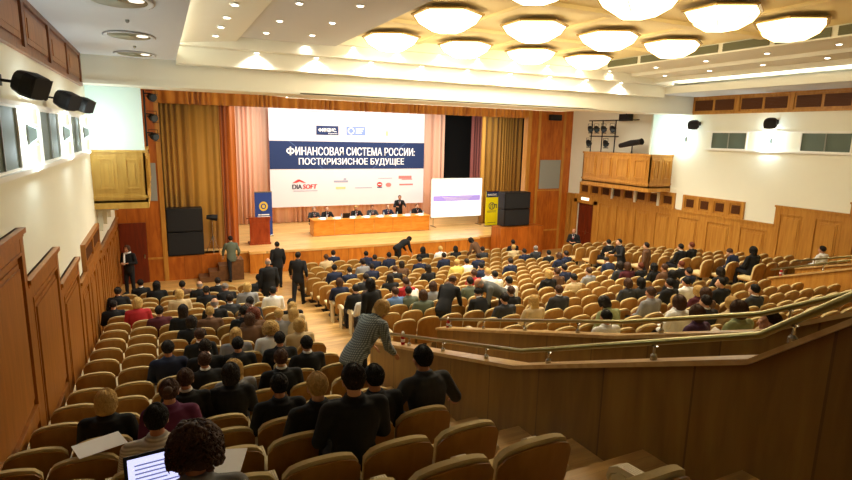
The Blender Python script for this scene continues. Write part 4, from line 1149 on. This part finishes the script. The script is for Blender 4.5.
def skeleton(pose):
    """joint positions, facing +Y, origin on the floor"""
    J = {}
    sit = pose in ('sit', 'turn', 'lean', 'wide', 'panel', 'type')
    if sit:
        hip = Vector((0, .16, .505)); J['hip'] = hip
        for s, n in ((-1, 'L'), (1, 'R')):
            J['thigh'+n] = Vector((s*.095, .17, .515)); J['knee'+n] = Vector((s*.13, .56, .505)); J['ankle'+n] = Vector((s*.13, .52, .09)); J['toe'+n] = Vector((s*.14, .68, .035))
        lean = {'sit': -.06, 'turn': -.04, 'lean': .42, 'wide': .16, 'panel': .12, 'type': .12}[pose]
    else:
        hip = Vector((0, 0, .93)); J['hip'] = hip
        st = {'walk': .22, 'reach': .05}.get(pose, .03)
        for s, n in ((-1, 'L'), (1, 'R')):
            J['thigh'+n] = Vector((s*.09, 0, .9)); J['knee'+n] = Vector((s*.105, s*st*.6+.02, .49)); J['ankle'+n] = Vector((s*.11, s*st-.02*0, .09)); J['toe'+n] = Vector((s*.13, s*st+.16, .035))
        lean = {'stand': .0, 'walk': .06, 'bend': 1.15, 'stoop': .75, 'reach': .2, 'clasp': 0}[pose]
    tk = .93 if sit else 1.0
    up = lambda x, y, z: rotx(hip+Vector((x, y, z*tk)), hip, -lean)
    J['waist'] = up(0, .0, .17); J['chest'] = up(0, -.01, .36); J['should'] = up(0, -.015, .515); J['neck'] = up(0, 0, .575)
    J['nt'] = up(0, .015, .615); J['up'] = (up(0, 0, 1)-hip).normalized(); J['lean'] = lean
    for s, n in ((-1, 'L'), (1, 'R')): J['sh'+n] = up(s*.19, -.01, .485)
    def arm(n, s, el, wr): J['el'+n] = Vector(el); J['wr'+n] = Vector(wr)
    for s, n in ((-1, 'L'), (1, 'R')):
        sh = J['sh'+n]
        if pose in ('sit', 'turn'): arm(n, s, sh+Vector((s*.06, .07, -.26)), sh+Vector((-s*.06, .29, -.33)))
        elif pose == 'lean': arm(n, s, sh+Vector((s*.06, .02, -.27)), sh+Vector((-s*.07, .2, -.32)))
        elif pose == 'panel': arm(n, s, sh+Vector((s*.1, .15, -.2)), sh+Vector((-s*.04, .36, -.17)))
        elif pose == 'type': arm(n, s, sh+Vector((s*.05, .1, -.25)), sh+Vector((-s*.05, .33, -.24)))
        elif pose == 'wide': arm(n, s, sh+Vector((s*.16, .02, -.23)), sh+Vector((s*.26, .16, -.34)))
        elif pose == 'stand': arm(n, s, sh+Vector((s*.06, -.02, -.29)), sh+Vector((s*.05, .06, -.54)))
        elif pose == 'walk': arm(n, s, sh+Vector((s*.08, -s*.12, -.26)), sh+Vector((s*.08, -s*.1+.12, -.46)))
        elif pose == 'clasp': arm(n, s, sh+Vector((s*.08, .0, -.28)), sh+Vector((-s*.08, .22, -.26)))
        elif pose == 'reach': arm(n, s, sh+Vector((s*.1, .12, -.24)), sh+Vector((s*.02, .36, -.22)))
        elif pose == 'bend': arm(n, s, sh+Vector((s*.05, .06, -.28)), sh+Vector((s*.0, .2, -.48)))
        elif pose == 'stoop': arm(n, s, sh+Vector((s*.07, .02, -.28)), sh+Vector((s*.02, .2, -.44)))
    # head frame
    hp = {'lean': .55, 'bend': .75, 'stoop': .6, 'panel': .1, 'type': .3}.get(pose, 0.05)
    yaw = {'turn': .8}.get(pose, 0)
    R = Euler((-hp, 0, yaw)).to_matrix().to_4x4()
    hc = J['nt']+J['up']*.06+R @ Vector((0, .025, .03)); hc = J['nt']+(R @ Vector((0, .02, .075)))
    J['head'] = hc; J['HM'] = Matrix.Translation(hc) @ R
    return J

def fingers(b, wr, el, s):
    d = (wr-el).normalized(); side = d.cross(Vector((0, 0, 1)))
    side = side.normalized() if side.length > .1 else Vector((s, 0, 0))
    nrm = side.cross(d).normalized()           # back of hand roughly up
    if nrm.z < 0: nrm = -nrm
    inner = side if side.x*s < 0 else -side
    palm = wr+d*.055
    b.ell(palm, (1, 1, 1), Matrix((d*.052, inner*.04, nrm*.016)).transposed())
    for k, (o, L_) in enumerate(((.030, .068), (.011, .078), (-.009, .072), (-.028, .056))):
        p0 = palm+d*.035+inner*o*.95; c = -nrm
        p1 = p0+(d*.9+c*.25+inner*o*1.2).normalized()*L_*.5; p2 = p1+(d*.7+c*.65).normalized()*L_*.5
        b.capsule(p0, p1, .0095, .0088, 8); b.capsule(p1, p2, .0088, .0075, 8)
    t0 = wr+d*.03+inner*.03; t1 = t0+(d*.5+inner*.8-nrm*.15).normalized()*.04; t2 = t1+(d*.85+inner*.2-nrm*.3).normalized()*.032
    b.capsule(t0, t1, .012, .0105, 8); b.capsule(t1, t2, .0105, .0085, 8)

def torso(b, J, g=0, z0=-.1, top=True):
    hip, up = J['hip'], J['up']; fw = Vector((0, up.z, -up.y)); 
    def ring(c, rx, ry, n=20):
        return [c+Vector((1, 0, 0))*(rx+g)*math.cos(2*PI*j/n)+fw*(ry+g)*math.sin(2*PI*j/n) for j in range(n)]
    R = [ring(hip+up*z0, .13, .10), ring(hip+up*(z0*.5), .165, .115), ring(hip+up*.03, .165, .12), ring(J['waist'], .14, .105), ring(J['chest']-up*.06, .16, .12), ring(J['chest']+up*.03, .175, .125), ring(J['should']-up*.02, .165, .1), ring(J['should']+up*.035, .105, .078)]
    if top: R.append(ring(J['neck'], .058, .058))
    b.loft(R)
def remesh(b, name, vox, m, dec=None, smooth=3):
    o = b.build('tmp', m)
    md = o.modifiers.new('r', 'REMESH'); md.mode = 'VOXEL'; md.voxel_size = vox; md.use_smooth_shade = True
    if smooth: s = o.modifiers.new('s', 'SMOOTH'); s.factor = .5; s.iterations = smooth
    if dec: d = o.modifiers.new('d', 'DECIMATE'); d.ratio = dec
    me = bake(o); me.name = name; bpy.data.objects.remove(o)
    me.polygons.foreach_set('use_smooth', [True]*len(me.polygons))
    return me
def head_shapes(b, M):
    T = lambda p: M @ Vector(p); R3 = M.to_3x3()
    def E(c, r): b.ell(T(c), (1, 1, 1), R3 @ Matrix.Diagonal(r), 20, 14)
    E((0, -.012, .03), (.076, .094, .088)); E((0, .022, -.02), (.062, .07, .085)); E((0, .035, -.07), (.042, .05, .036))
    E((0, .083, .012), (.05, .014, .012))                      # brow
    b.capsule(T((0, .088, .01)), T((0, .108, -.022)), .009, .014, 8)   # nose
    E((0, .082, -.052), (.024, .012, .006)); E((0, .081, -.062), (.02, .012, .006))   # lips
    for s in (-1, 1):
        E((s*.076, -.005, -.005), (.01, .022, .033))           # ears
        E((s*.028, .085, .0), (.012, .01, .008))               # eyelids
        E((s*.04, .062, -.025), (.022, .025, .02))
def make_body(J, hi):
    b = MB(); torso(b, J, -.014)
    b.capsule(J['neck']-J['up']*.05, J['nt'], .058, .052, 12); head_shapes(b, J['HM'])
    b.capsule(J['nt'], J['head'], .052, .05, 12)
    for s, n in ((-1, 'L'), (1, 'R')):
        b.capsule(J['sh'+n]+Vector((-s*.06, 0, 0)), J['sh'+n], .06, .058); b.capsule(J['sh'+n], J['el'+n], .055, .042); b.capsule(J['el'+n], J['wr'+n], .043, .027)
        b.capsule(J['thigh'+n], J['knee'+n], .085, .056); b.capsule(J['knee'+n], J['ankle'+n], .055, .036); b.capsule(J['ankle'+n]+Vector((0, -.02, -.04)), J['toe'+n], .04, .03)
        fingers(b, J['wr'+n], J['el'+n], s)
    return remesh(b, 'person', .0075 if hi else .011, SKIN[0], None if hi else .22, 2 if hi else 1)
def make_jacket(J, hi, long=True):
    b = MB(); torso(b, J, .022, -.1 if J['hip'].z < .8 else -.17, False)
    for s, n in ((-1, 'L'), (1, 'R')):
        b.capsule(J['sh'+n]+Vector((-s*.07, 0, .0)), J['sh'+n], .074, .072); b.capsule(J['sh'+n], J['el'+n], .071, .058)
        d = (J['wr'+n]-J['el'+n]).normalized(); b.tube([J['el'+n]-d*.02, J['el'+n]+d*.03, J['wr'+n]-d*.012], [.056, .059, .042], 14)
        b.capsule(J['el'+n], J['el'+n]+d*.02, .058, .056)
    c = J['neck']; b.tube([c-J['up']*.08, c-J['up']*.03, c+J['up']*.02], [.13, .092, .074], 16)
    return remesh(b, 'jacket', .012 if hi else .017, CLM['black'], None if hi else .35, 2)
def make_trousers(J, hi):
    b = MB()
    b.ell(J['hip'], (.175, .135, .115))
    for s, n in ((-1, 'L'), (1, 'R')):
        b.capsule(J['thigh'+n], J['knee'+n], .103, .075); b.capsule(J['knee'+n], J['knee'+n]+(J['ankle'+n]-J['knee'+n])*.1, .075, .073); b.tube([J['knee'+n], J['knee'+n]+(J['ankle'+n]-J['knee'+n])*.5, J['ankle'+n]], [.074, .064, .06], 14)
    return remesh(b, 'trousers', .014 if hi else .02, CLM['black'], None if hi else .35, 2)
def make_shoes(J):
    b = MB()
    for s, n in ((-1, 'L'), (1, 'R')):
        a = J['ankle'+n]; t = J['toe'+n]; d = Vector((t.x-a.x, t.y-a.y, 0)).normalized(); q = Vector((-d.y, d.x, 0)); z0 = .0
        def ring(c, w, h, up):
            return [Vector((c.x, c.y, 0))+q*w*math.cos(2*PI*j/12)+Vector((0, 0, max(0, up+h*math.sin(2*PI*j/12)))) for j in range(12)]
        b.loft([ring(a-d*.065, .025, .035, .035), ring(a-d*.04, .042, .06, .05), ring(a+d*.03, .046, .06, .05), ring(t-d*.03, .052, .04, .035), ring(t+d*.05, .045, .03, .025), ring(t+d*.09, .02, .016, .018)])
    me = b.mesh('shoes', M_SHOE, True); return me
def make_collar(J):
    b = MB(); c = J['neck']; up = J['up']
    b.tube([c-up*.01, c+up*.02, c+up*.034, c+up*.034, c-up*.0], [.07, .067, .063, .056, .056], 18, cap=False); return b.mesh('shirt_collar', CLM['white'], True)
def hair_mesh(kind):
    """in the head frame, face towards +Y"""
    b = MB(); nz, na = 14, 28; rnd = random.Random(3)
    rx, ry, rz = {'short': (.087, .107, .102), 'bald': (.083, .103, .095), 'bob': (.1, .116, .115), 'long': (.098, .114, .112), 'curly': (.125, .13, .13), 'bun': (.088, .108, .104)}[kind]
    def hem(a):                      # lowest z reached at azimuth a (0 = face)
        f = (math.cos(a)+1)/2        # 1 at the face, 0 at the back
        k = abs(a)
        if kind in ('short', 'bun'): return .075 if k < .75 else (.075-(k-.75)*.11 if k < 1.3 else max(-.065, -.0-(k-1.3)*.07))
        if kind == 'bald': return -.055
        if kind == 'bob': return .07 if k < .7 else (-.085 if k > 1.05 else .07-(k-.7)*.44)
        if kind == 'long': return .07 if k < .65 else (-.1 if k > 1.0 else .07-(k-.65)*.48)
        if kind == 'curly': return .07 if k < .7 else (-.09 if k > 1.1 else .07-(k-.7)*.4)
    rings = []
    for j in range(nz+1):
        v = j/nz; ring = []
        for i in range(na):
            a = 2*PI*i/na; a = a-2*PI if a > PI else a
            top = rz+.028; lo = hem(a); 
            if kind == 'bald': top = .02 if abs(a) > .9 else -.05
            z = top*0+(lo+(rz-lo)*(1-v)**1.0) if kind != 'bald' else (lo+(.025-lo)*(1-v) if abs(a) > 1.1 else lo*0-.01)
            zz = z-.0
            q = math.sqrt(max(0, 1-min(1, (max(zz, -.0)/rz))**2)) if zz > 0 else 1.0
            if kind in ('bob', 'long') and zz < 0: q = 1.0+.0*zz
            if kind in ('short', 'bun') and zz < 0: q = 1-.9*abs(zz)/.1*.35
            w = 1.0
            if kind == 'curly': w = 1+.09*math.sin(a*7+zz*60)+.07*rnd.uniform(-1, 1)
            if kind == 'bob' : w = 1+.02*math.sin(a*11)
            ring.append(Vector((rx*q*math.sin(a)*w, (ry*q*math.cos(a)*w)-.014, zz+.028*(1 if zz > 0 else 1)+(0.004*rnd.uniform(-1, 1) if kind == 'curly' else 0))))
        rings.append(ring)
    b.loft(rings, cap=False)
    if kind != 'bald':
        pass
    if kind == 'long':
        R = []
        for z, w, y, d in ((.0, .09, -.05, .06), (-.08, .096, -.055, .055), (-.16, .1, -.068, .045), (-.26, .092, -.08, .04), (-.36, .05, -.08, .02)):
            R.append([Vector((w*math.cos(2*PI*j/16), y+d*math.sin(2*PI*j/16), z)) for j in range(16)])
        b.loft(R)
    if kind == 'bob':
        b.ell((0, -.055, -.06), (.095, .062, .055))
    if kind == 'bun': b.ell((0, -.115, .06), (.042, .04, .04))
    if kind == 'curly':
        for k in range(150):
            a = rnd.uniform(.9, 2*PI-.9); z = rnd.uniform(-.09, .13); q = math.sqrt(max(.1, 1-(max(0, z)/.15)**2)); r_ = rnd.uniform(.012, .024)
            b.ell((.118*q*math.sin(a), .123*q*math.cos(a)-.014, z+.02), (r_, r_, r_*.8), None, 7, 5)
    if kind != 'bald':
        for q in range(420 if kind != 'curly' else 520):
            a = rnd.uniform(-PI, PI); lo = hem(a); v0 = rnd.uniform(0, .75); n = 5; L_ = rnd.uniform(.2, .34); P = []
            curl = .012 if kind == 'curly' else .003; ph = rnd.uniform(0, 6)
            for t in range(n):
                v = v0+L_*t/(n-1); z = lo+(rz-lo)*(1-v)
                z = min(z, rz*.995); qq = math.sqrt(max(.02, 1-(z/rz)**2)) if z > 0 else 1.0
                if kind in ('short', 'bun') and z < 0: qq = 1-.9*abs(z)/.1*.35
                g = (1.015+.01*math.sin(t*1.3+ph)) if kind != 'curly' else 1.03+.11*abs(math.sin(t*1.9+ph))
                aa = a+curl*8*math.sin(t*2+ph)+.05*t/(n-1)
                P.append(Vector((rx*qq*math.sin(aa)*g, ry*qq*math.cos(aa)*g-.014, z+.029+(.006 if z > rz*.9 else 0))))
            w = .0045 if kind != 'curly' else .007
            b.tube(P, [w*.5, w, w, w*.7, w*.15], 4)
    o = b.build('tmp', HAIRM['dark'], smooth=True)
    bm = bmesh.new(); bm.from_mesh(o.data); bmesh.ops.remove_doubles(bm, verts=bm.verts, dist=.0008); bm.to_mesh(o.data); bm.free()
    me = bake(o); me.name = 'hair'; bpy.data.objects.remove(o)
    me.polygons.foreach_set('use_smooth', [True]*len(me.polygons))
    return me
HAIR = {k: hair_mesh(k) for k in ('short', 'bald', 'bob', 'long', 'curly', 'bun')}
eye_b = MB(); eye_b.ell((0, 0, 0), (.009, .007, .006), None, 8, 6); EYE = eye_b.mesh('eye', mat('eye_dark', '#1c1512', .2), True)
FIG = {}
def figure(pose, hi):
    k = (pose, hi)
    if k not in FIG:
        J = skeleton(pose)
        FIG[k] = dict(J=J, body=make_body(J, hi), jacket=make_jacket(J, hi), trousers=make_trousers(J, hi), shoes=make_shoes(J), collar=make_collar(J))
    return FIG[k]
def swap(o, m):
    o.material_slots[0].link = 'OBJECT'; o.material_slots[0].material = m
def person(x, y, z, rz, pose, hi, hair, hc, cloth, legs='dark', label='', cat='person', group=None, collar=None, scale=1, face=False, tie=False, skirt=False):
    f = figure(pose, hi); J = f['J']
    o = link('person', f['body'], None, None, (x, y, z), (0, 0, rz)); o.scale = (scale,)*3
    swap(o, SKIN[int(x*7+y*3) % 2]); tag(o, label, cat, group)
    swap(link('jacket', f['jacket'], None, o), CLM[cloth])
    swap(link('trousers', f['trousers'], None, o), CLM[legs]); link('shoes', f['shoes'], None, o)
    if collar is None: collar = cloth in ('black', 'dark', 'navy', 'charcoal')
    if collar and (tie or random.random() < .45): link('shirt_collar', f['collar'], None, o)
    h = link('hair', HAIR[hair], None, o); swap(h, HAIRM[hc]); h.matrix_local = J['HM']
    if face:
        for s in (-1, 1):
            e = link('eye', EYE, None, o); e.matrix_local = J['HM'] @ Matrix.Translation((s*.028, .092, .0))
    if tie:
        c = J['chest']; b = MB(); u = J['up']; fw = Vector((0, u.z, -u.y)); X = Vector((1, 0, 0))
        n = J['neck']; P0 = n-u*.03+fw*.085; P1 = c+fw*.155
        for nm, w0, w1, off, mm in (('shirt_front', .06, .02, .0, CLM['white']), ('tie', .018, .028, .006, M_TIE)):
            q = MB(); vs = [q.bm.verts.new(p) for p in (P0-X*w0+fw*off, P0+X*w0+fw*off, P1+X*w1+fw*off, P1-X*w1+fw*off)]; vs2 = [q.bm.verts.new(v.co+fw*.006) for v in vs]
            for ff in ((0,1,2,3), (7,6,5,4), (0,4,5,1), (1,5,6,2), (2,6,7,3), (3,7,4,0)):
                q.bm.faces.new([(vs+vs2)[i] for i in ff])
            q.build(nm, mm, o)
    return o
hword = {'short': 'short %s hair', 'bald': 'balding %s hair', 'bob': '%s bobbed hair', 'long': 'long %s hair', 'curly': 'curly %s hair', 'bun': '%s hair in a bun'}
cword = {'black': 'black', 'dark': 'dark', 'charcoal': 'charcoal', 'navy': 'navy', 'greygreen': 'grey-green'}
for l in PEOPLE.strip().splitlines():
    a = l.split(); bl, k, i = a[0], int(a[1]), int(a[2]); hair, hc, cl, ps, dx, dy = a[3], a[4], a[5], a[6], float(a[7]), float(a[8])
    s = [q for q in seats if q[:3] == (bl, k, i)][0]
    pose = {'S': 'sit', 'L': 'lean', 'T': 'turn', 'W': 'wide'}[ps]
    if hair == 'curly' and k <= 0: pose = 'type'
    hi = s[4] < 7.5
    if pose == 'wide': dx = .16
    k0 = {'left': 2, 'centre': 0, 'right': -5}[bl]
    rv = random.uniform(-.12, .12)
    person(s[3]+dx, s[4]+dy, s[5], rv, pose, hi, hair, hc, cl, 'dark' if cl != 'blue' else 'jeans',
           '%s, %s top, seated %s block, %s row, %s from aisle' % (hword[hair] % hc.replace('dark', 'dark brown'), cword.get(cl, cl), bl, ORD[k+k0], ORD[i]),
           group='seated audience', scale=(random.uniform(.97, 1.03) if pose != 'wide' else 1.04) if pose != 'type' else .94)

# the people on their feet
person(2.3, 7.0, F(rowY(5)), -1.15, 'stoop', True, 'bob', 'blonde', 'check', 'dark', 'person in grey checked jacket stooping in aisle at the seat ends', collar=False, scale=1.08)
person(3.9, 10.75, F(rowY(10)), .4, 'stand', False, 'long', 'black', 'black', 'jeans', 'person with long dark hair, black coat and jeans in the aisle', collar=False)
person(3.72, 20.4, ZB, .1, 'stand', False, 'short', 'black', 'black', 'black', 'person in dark suit standing before the stage, facing it', collar=True)
person(2.68, 16.2, F(rowY(16)), .05, 'stand', False, 'bald', 'grey', 'black', 'black', 'broad person with thin grey hair standing in aisle, black suit', collar=True, scale=1.04)
person(3.85, 17.6, F(rowY(18)), -.4, 'walk', False, 'short', 'dark', 'black', 'black', 'person in long black coat walking in aisle by centre seats', collar=False, scale=1.04)
person(2.28, 22.1, ZB, .1, 'walk', False, 'short', 'dark', 'greygreen', 'black', 'person in grey-green jacket stepping towards the stage steps', collar=False)
pw = person(-1.2, 21.4, ZB, 2.6, 'clasp', False, 'bob', 'brown', 'black', 'black', 'person in black with white scarf standing by left wall door', collar=False, face=True)
b = MB(); n_ = figure('clasp', False)['J']['neck']
b.tube([n_+Vector((.085, -.02, .0)), n_+Vector((.07, .08, -.03)), n_+Vector((.045, .15, -.12)), n_+Vector((.05, .165, -.3)), n_+Vector((.06, .165, -.42))], [.03, .034, .032, .035, .04], 8)
b.tube([n_+Vector((.06, .09, -.02)), n_+Vector((0, .1, -.03)), n_+Vector((-.07, .07, -.01)), n_+Vector((-.085, -.02, .0))], [.03, .03, .03, .03], 8)
b.build('scarf', CLM['white'], pw, smooth=True)
person(9.1, 21.75, ZB, -1.3, 'bend', False, 'long', 'black', 'black', 'black', 'person with long black hair bending over the front row', collar=False)
person(11.75, 19.2, F(rowY(20)), .5, 'stoop', False, 'long', 'black', 'brown', 'dark', 'person in brown coat leaning over seats near the stage', collar=False)
person(16.6, 19.2, F(rowY(20)), 2.2, 'clasp', False, 'bald', 'dark', 'black', 'black', 'balding person in black suit standing before the side door', collar=True, face=True, tie=True)
person(14.9, 14.6, F(rowY(14)), 1.3, 'reach', False, 'short', 'black', 'black', 'black', 'person in black suit leaning across seats in right aisle', collar=True)
person(14.9, 13.5, F(rowY(13)), .4, 'stand', False, 'short', 'dark', 'brown', 'dark', 'person in brown coat standing in the right aisle', collar=False, scale=.97)
person(7.15, 10.5, F(rowY(9)), 1.4, 'bend', False, 'bald', 'grey', 'midgrey', 'charcoal', 'grey-haired person in grey suit bending over between centre seats', collar=True, scale=1.08)
person(5.65, 10.75, F(rowY(10)), -.9, 'stoop', False, 'short', 'brown', 'black', 'black', 'person in black bending beside the grey suited person, centre', collar=False)

# panelists behind the table, facing the hall
panel = [(6.6, 'grey', 'charcoal', 'short', 'leftmost seated panelist, dark grey suit, at end of conference table'), (7.25, 'grey', 'black', 'bald', 'second panelist from left, balding, dark suit, at conference table'),
         (8.75, 'blonde', 'black', 'bob', 'fair-haired panelist in black, right of the laptop'), (9.6, 'brown', 'charcoal', 'short', 'panelist in grey jacket at the middle of conference table'),
         (10.45, 'grey', 'navy', 'bald', 'balding panelist in bluish suit left of the standing person'), (12.1, 'brown', 'black', 'short', 'rightmost panelist in dark suit at conference table')]
for i, (x, hc, cl, hr, lab) in enumerate(panel):
    t = thing('conference_chair', 'dark office chair behind conference table under the %s panelist' % ORD[i], 'chair', (x, TY+1.15, ZS), PI, 'panel chairs')
    link('seat', rounded('seat', M_BLACK, -.22, .22, -.04, .42, .4, .47, .03), None, t)
    link('backrest', rounded('backrest', M_BLACK, -.2, .2, -.1, -.05, .5, .95, .02), None, t)
    b = MB(); b.tube([(0, .2, .05), (0, .2, .42)], .03, 8)
    for k in range(5): b.tube([(0, .2, .06), (.26*math.cos(k*1.257), .2+.26*math.sin(k*1.257), .03)], .018, 6)
    b.build('base', M_CHROME, t)
    person(x, TY+1.2, ZS, PI, 'panel', False, hr, hc, cl, 'black', lab, collar=True, face=True, tie=True)
person(11.15, TY+1.15, ZS, PI-.2, 'reach', False, 'short', 'black', 'black', 'black', 'person in black suit standing behind the conference table', collar=True, face=True, tie=True)

# ------------------------------------------------------------------ small things in the audience
sx, sy, sz = 0.04, 2.78, F(rowY(0))
laptop(-.03, 2.87, sz+.6, .1, .44, 'open black laptop with a bright screen in front of curly-haired person', True, .3)
def sheet(x, y, z, rz, label, tilt=.0, w=.3, h=.21):
    o = MB().box(-w/2, w/2, -h/2, h/2, 0, .004).build('sheet_of_paper', M_PAPER, None, loc=(x, y, z), rot=(tilt, .0, rz)); tag(o, label, 'paper')
sheet(-.6, 5.0, F(rowY(3))+.93, .35, 'white paper sheets lying in the left block near the camera', .0, .36, .25)
sheet(.27, 3.36, F(rowY(1))+.93, -.3, 'white paper lying right of the bright laptop', .0, .2, .26)
def draped(name, label, x, y, z, w, m, cat='coat'):
    bm = bmesh.new(); n = 14; rows = []
    for j in range(13):
        v = j/12; r = []
        for i in range(n+1):
            u = -1+2*i/n; a = (v-.35)*2.4
            yy = -.02-.13*math.sin(a)*1.0 if v > .35 else .1*math.cos((v)*4.5)+.02
            zz = .93-.0-(.34*max(0, v-.35)/.65)-(.3*max(0, .35-v)/.35)-.03*u*u+.012*math.sin(u*9+v*4)
            r.append(bm.verts.new((u*w, (-.2*max(0, v-.3)-.06 if v > .3 else .12*(.3-v)/.3-.06)+.012*math.sin(u*13+v*3), zz)))
        rows.append(r)
    for a, b_ in zip(rows, rows[1:]):
        for i in range(n): bm.faces.new([a[i], a[i+1], b_[i+1], b_[i]])
    bmesh.ops.recalc_face_normals(bm, faces=bm.faces)
    me = bpy.data.meshes.new(name); bm.to_mesh(me); bm.free(); me.polygons.foreach_set('use_smooth', [True]*len(me.polygons)); me.materials.append(m)
    o = link(name, me, m, None, (x, y, z)); md = o.modifiers.new('s', 'SOLIDIFY'); md.thickness = .02; md2 = o.modifiers.new('u', 'SUBSURF'); md2.levels = 1; md2.render_levels = 1
    tag(o, label, cat)
cs = [q for q in seats if q[:3] == ('left', 2, 5)][0]
draped('draped_coat', 'black coat draped over a seat back near the left wall', cs[3], cs[4]-.08, cs[5], .27, CLM['black'])
def bottle(x, y, z, label):
    t = thing('drink_bottle', label, 'bottle', (x, y, z))
    b = MB(); b.tube([(0, 0, 0), (0, 0, .12), (0, 0, .15), (0, 0, .17)], [.033, .033, .02, .016], 12); b.build('bottle_body', mat('bottle_red', '#a3161c', .25), t)
    b = MB(); b.tube([(0, 0, .17), (0, 0, .2), (0, 0, .22)], [.024, .026, .016], 12); b.build('cap', M_WHITE, t)
    b = MB(); b.tube([(0, 0, .05), (0, 0, .1)], .0345, 12); b.build('bottle_label', mat('bottle_label', '#d8d0d0', .6), t)
bottle(3.42, 7.9, -3.41+.045, 'red bottle with white cap on end of the nearest parapet')
bottle(5.0, 9.3, -3.8+.045, 'red bottle with white cap on left end of the second parapet')
bottle(15.2, 9.1, -3.59+.045, 'red bottle with white cap on the far parapet, right side')
for (bl, k, i, lab) in (('centre', 6, 6, 'white paper held low by the grey-clad person in centre block'), ('centre', 3, 3, 'white papers near the second parapet in the centre block'), ('left', 15, 0, 'white papers held beside the aisle near the stage')):
    s = [q for q in seats if q[:3] == (bl, k, i)][0]; sheet(s[3], s[4]+.3, s[5]+.68, .4, lab, .5)

# ------------------------------------------------------------------ lights
def area(name, loc, rot, sx, sy, e, col=(1, .95, .88), spread=None):
    l = bpy.data.lights.new(name, 'AREA'); l.shape = 'RECTANGLE'; l.size = sx; l.size_y = sy; l.energy = e; l.color = col
    if spread: l.spread = spread
    o = bpy.data.objects.new(name, l); C.objects.link(o); o.location = loc; o.rotation_euler = rot
    return o
area('stage_border_light', (9, 24.2, 1.6), (math.radians(38), 0, 0), 12, .5, 350, (1, .93, .84))
area('stage_border_light', (9.3, 27.6, 2.1), (math.radians(22), 0, 0), 11, .5, 190, (1, .93, .86))
area('stage_top_light', (9, 25.5, 1.9), (0, 0, 0), 12, 1.2, 430, (1, .9, .75))
area('front_wash', (8.8, 17.2, .95), (math.radians(28), 0, 0), 16, .6, 720, (1, .92, .74))
area('cove_wash', (.1, 10.2, 1.9), (0, math.radians(-150), 0), .15, 10, 80, (.95, 1, .9))
area('cove_wash', (17.5, 10.2, 1.97), (0, math.radians(150), 0), .15, 10, 80, (1, .98, .9))
wo = bpy.data.worlds.new('world'); W.world = wo; wo.use_nodes = True
wo.node_tree.nodes['Background'].inputs[0].default_value = (1, .9, .75, 1); wo.node_tree.nodes['Background'].inputs[1].default_value = .09
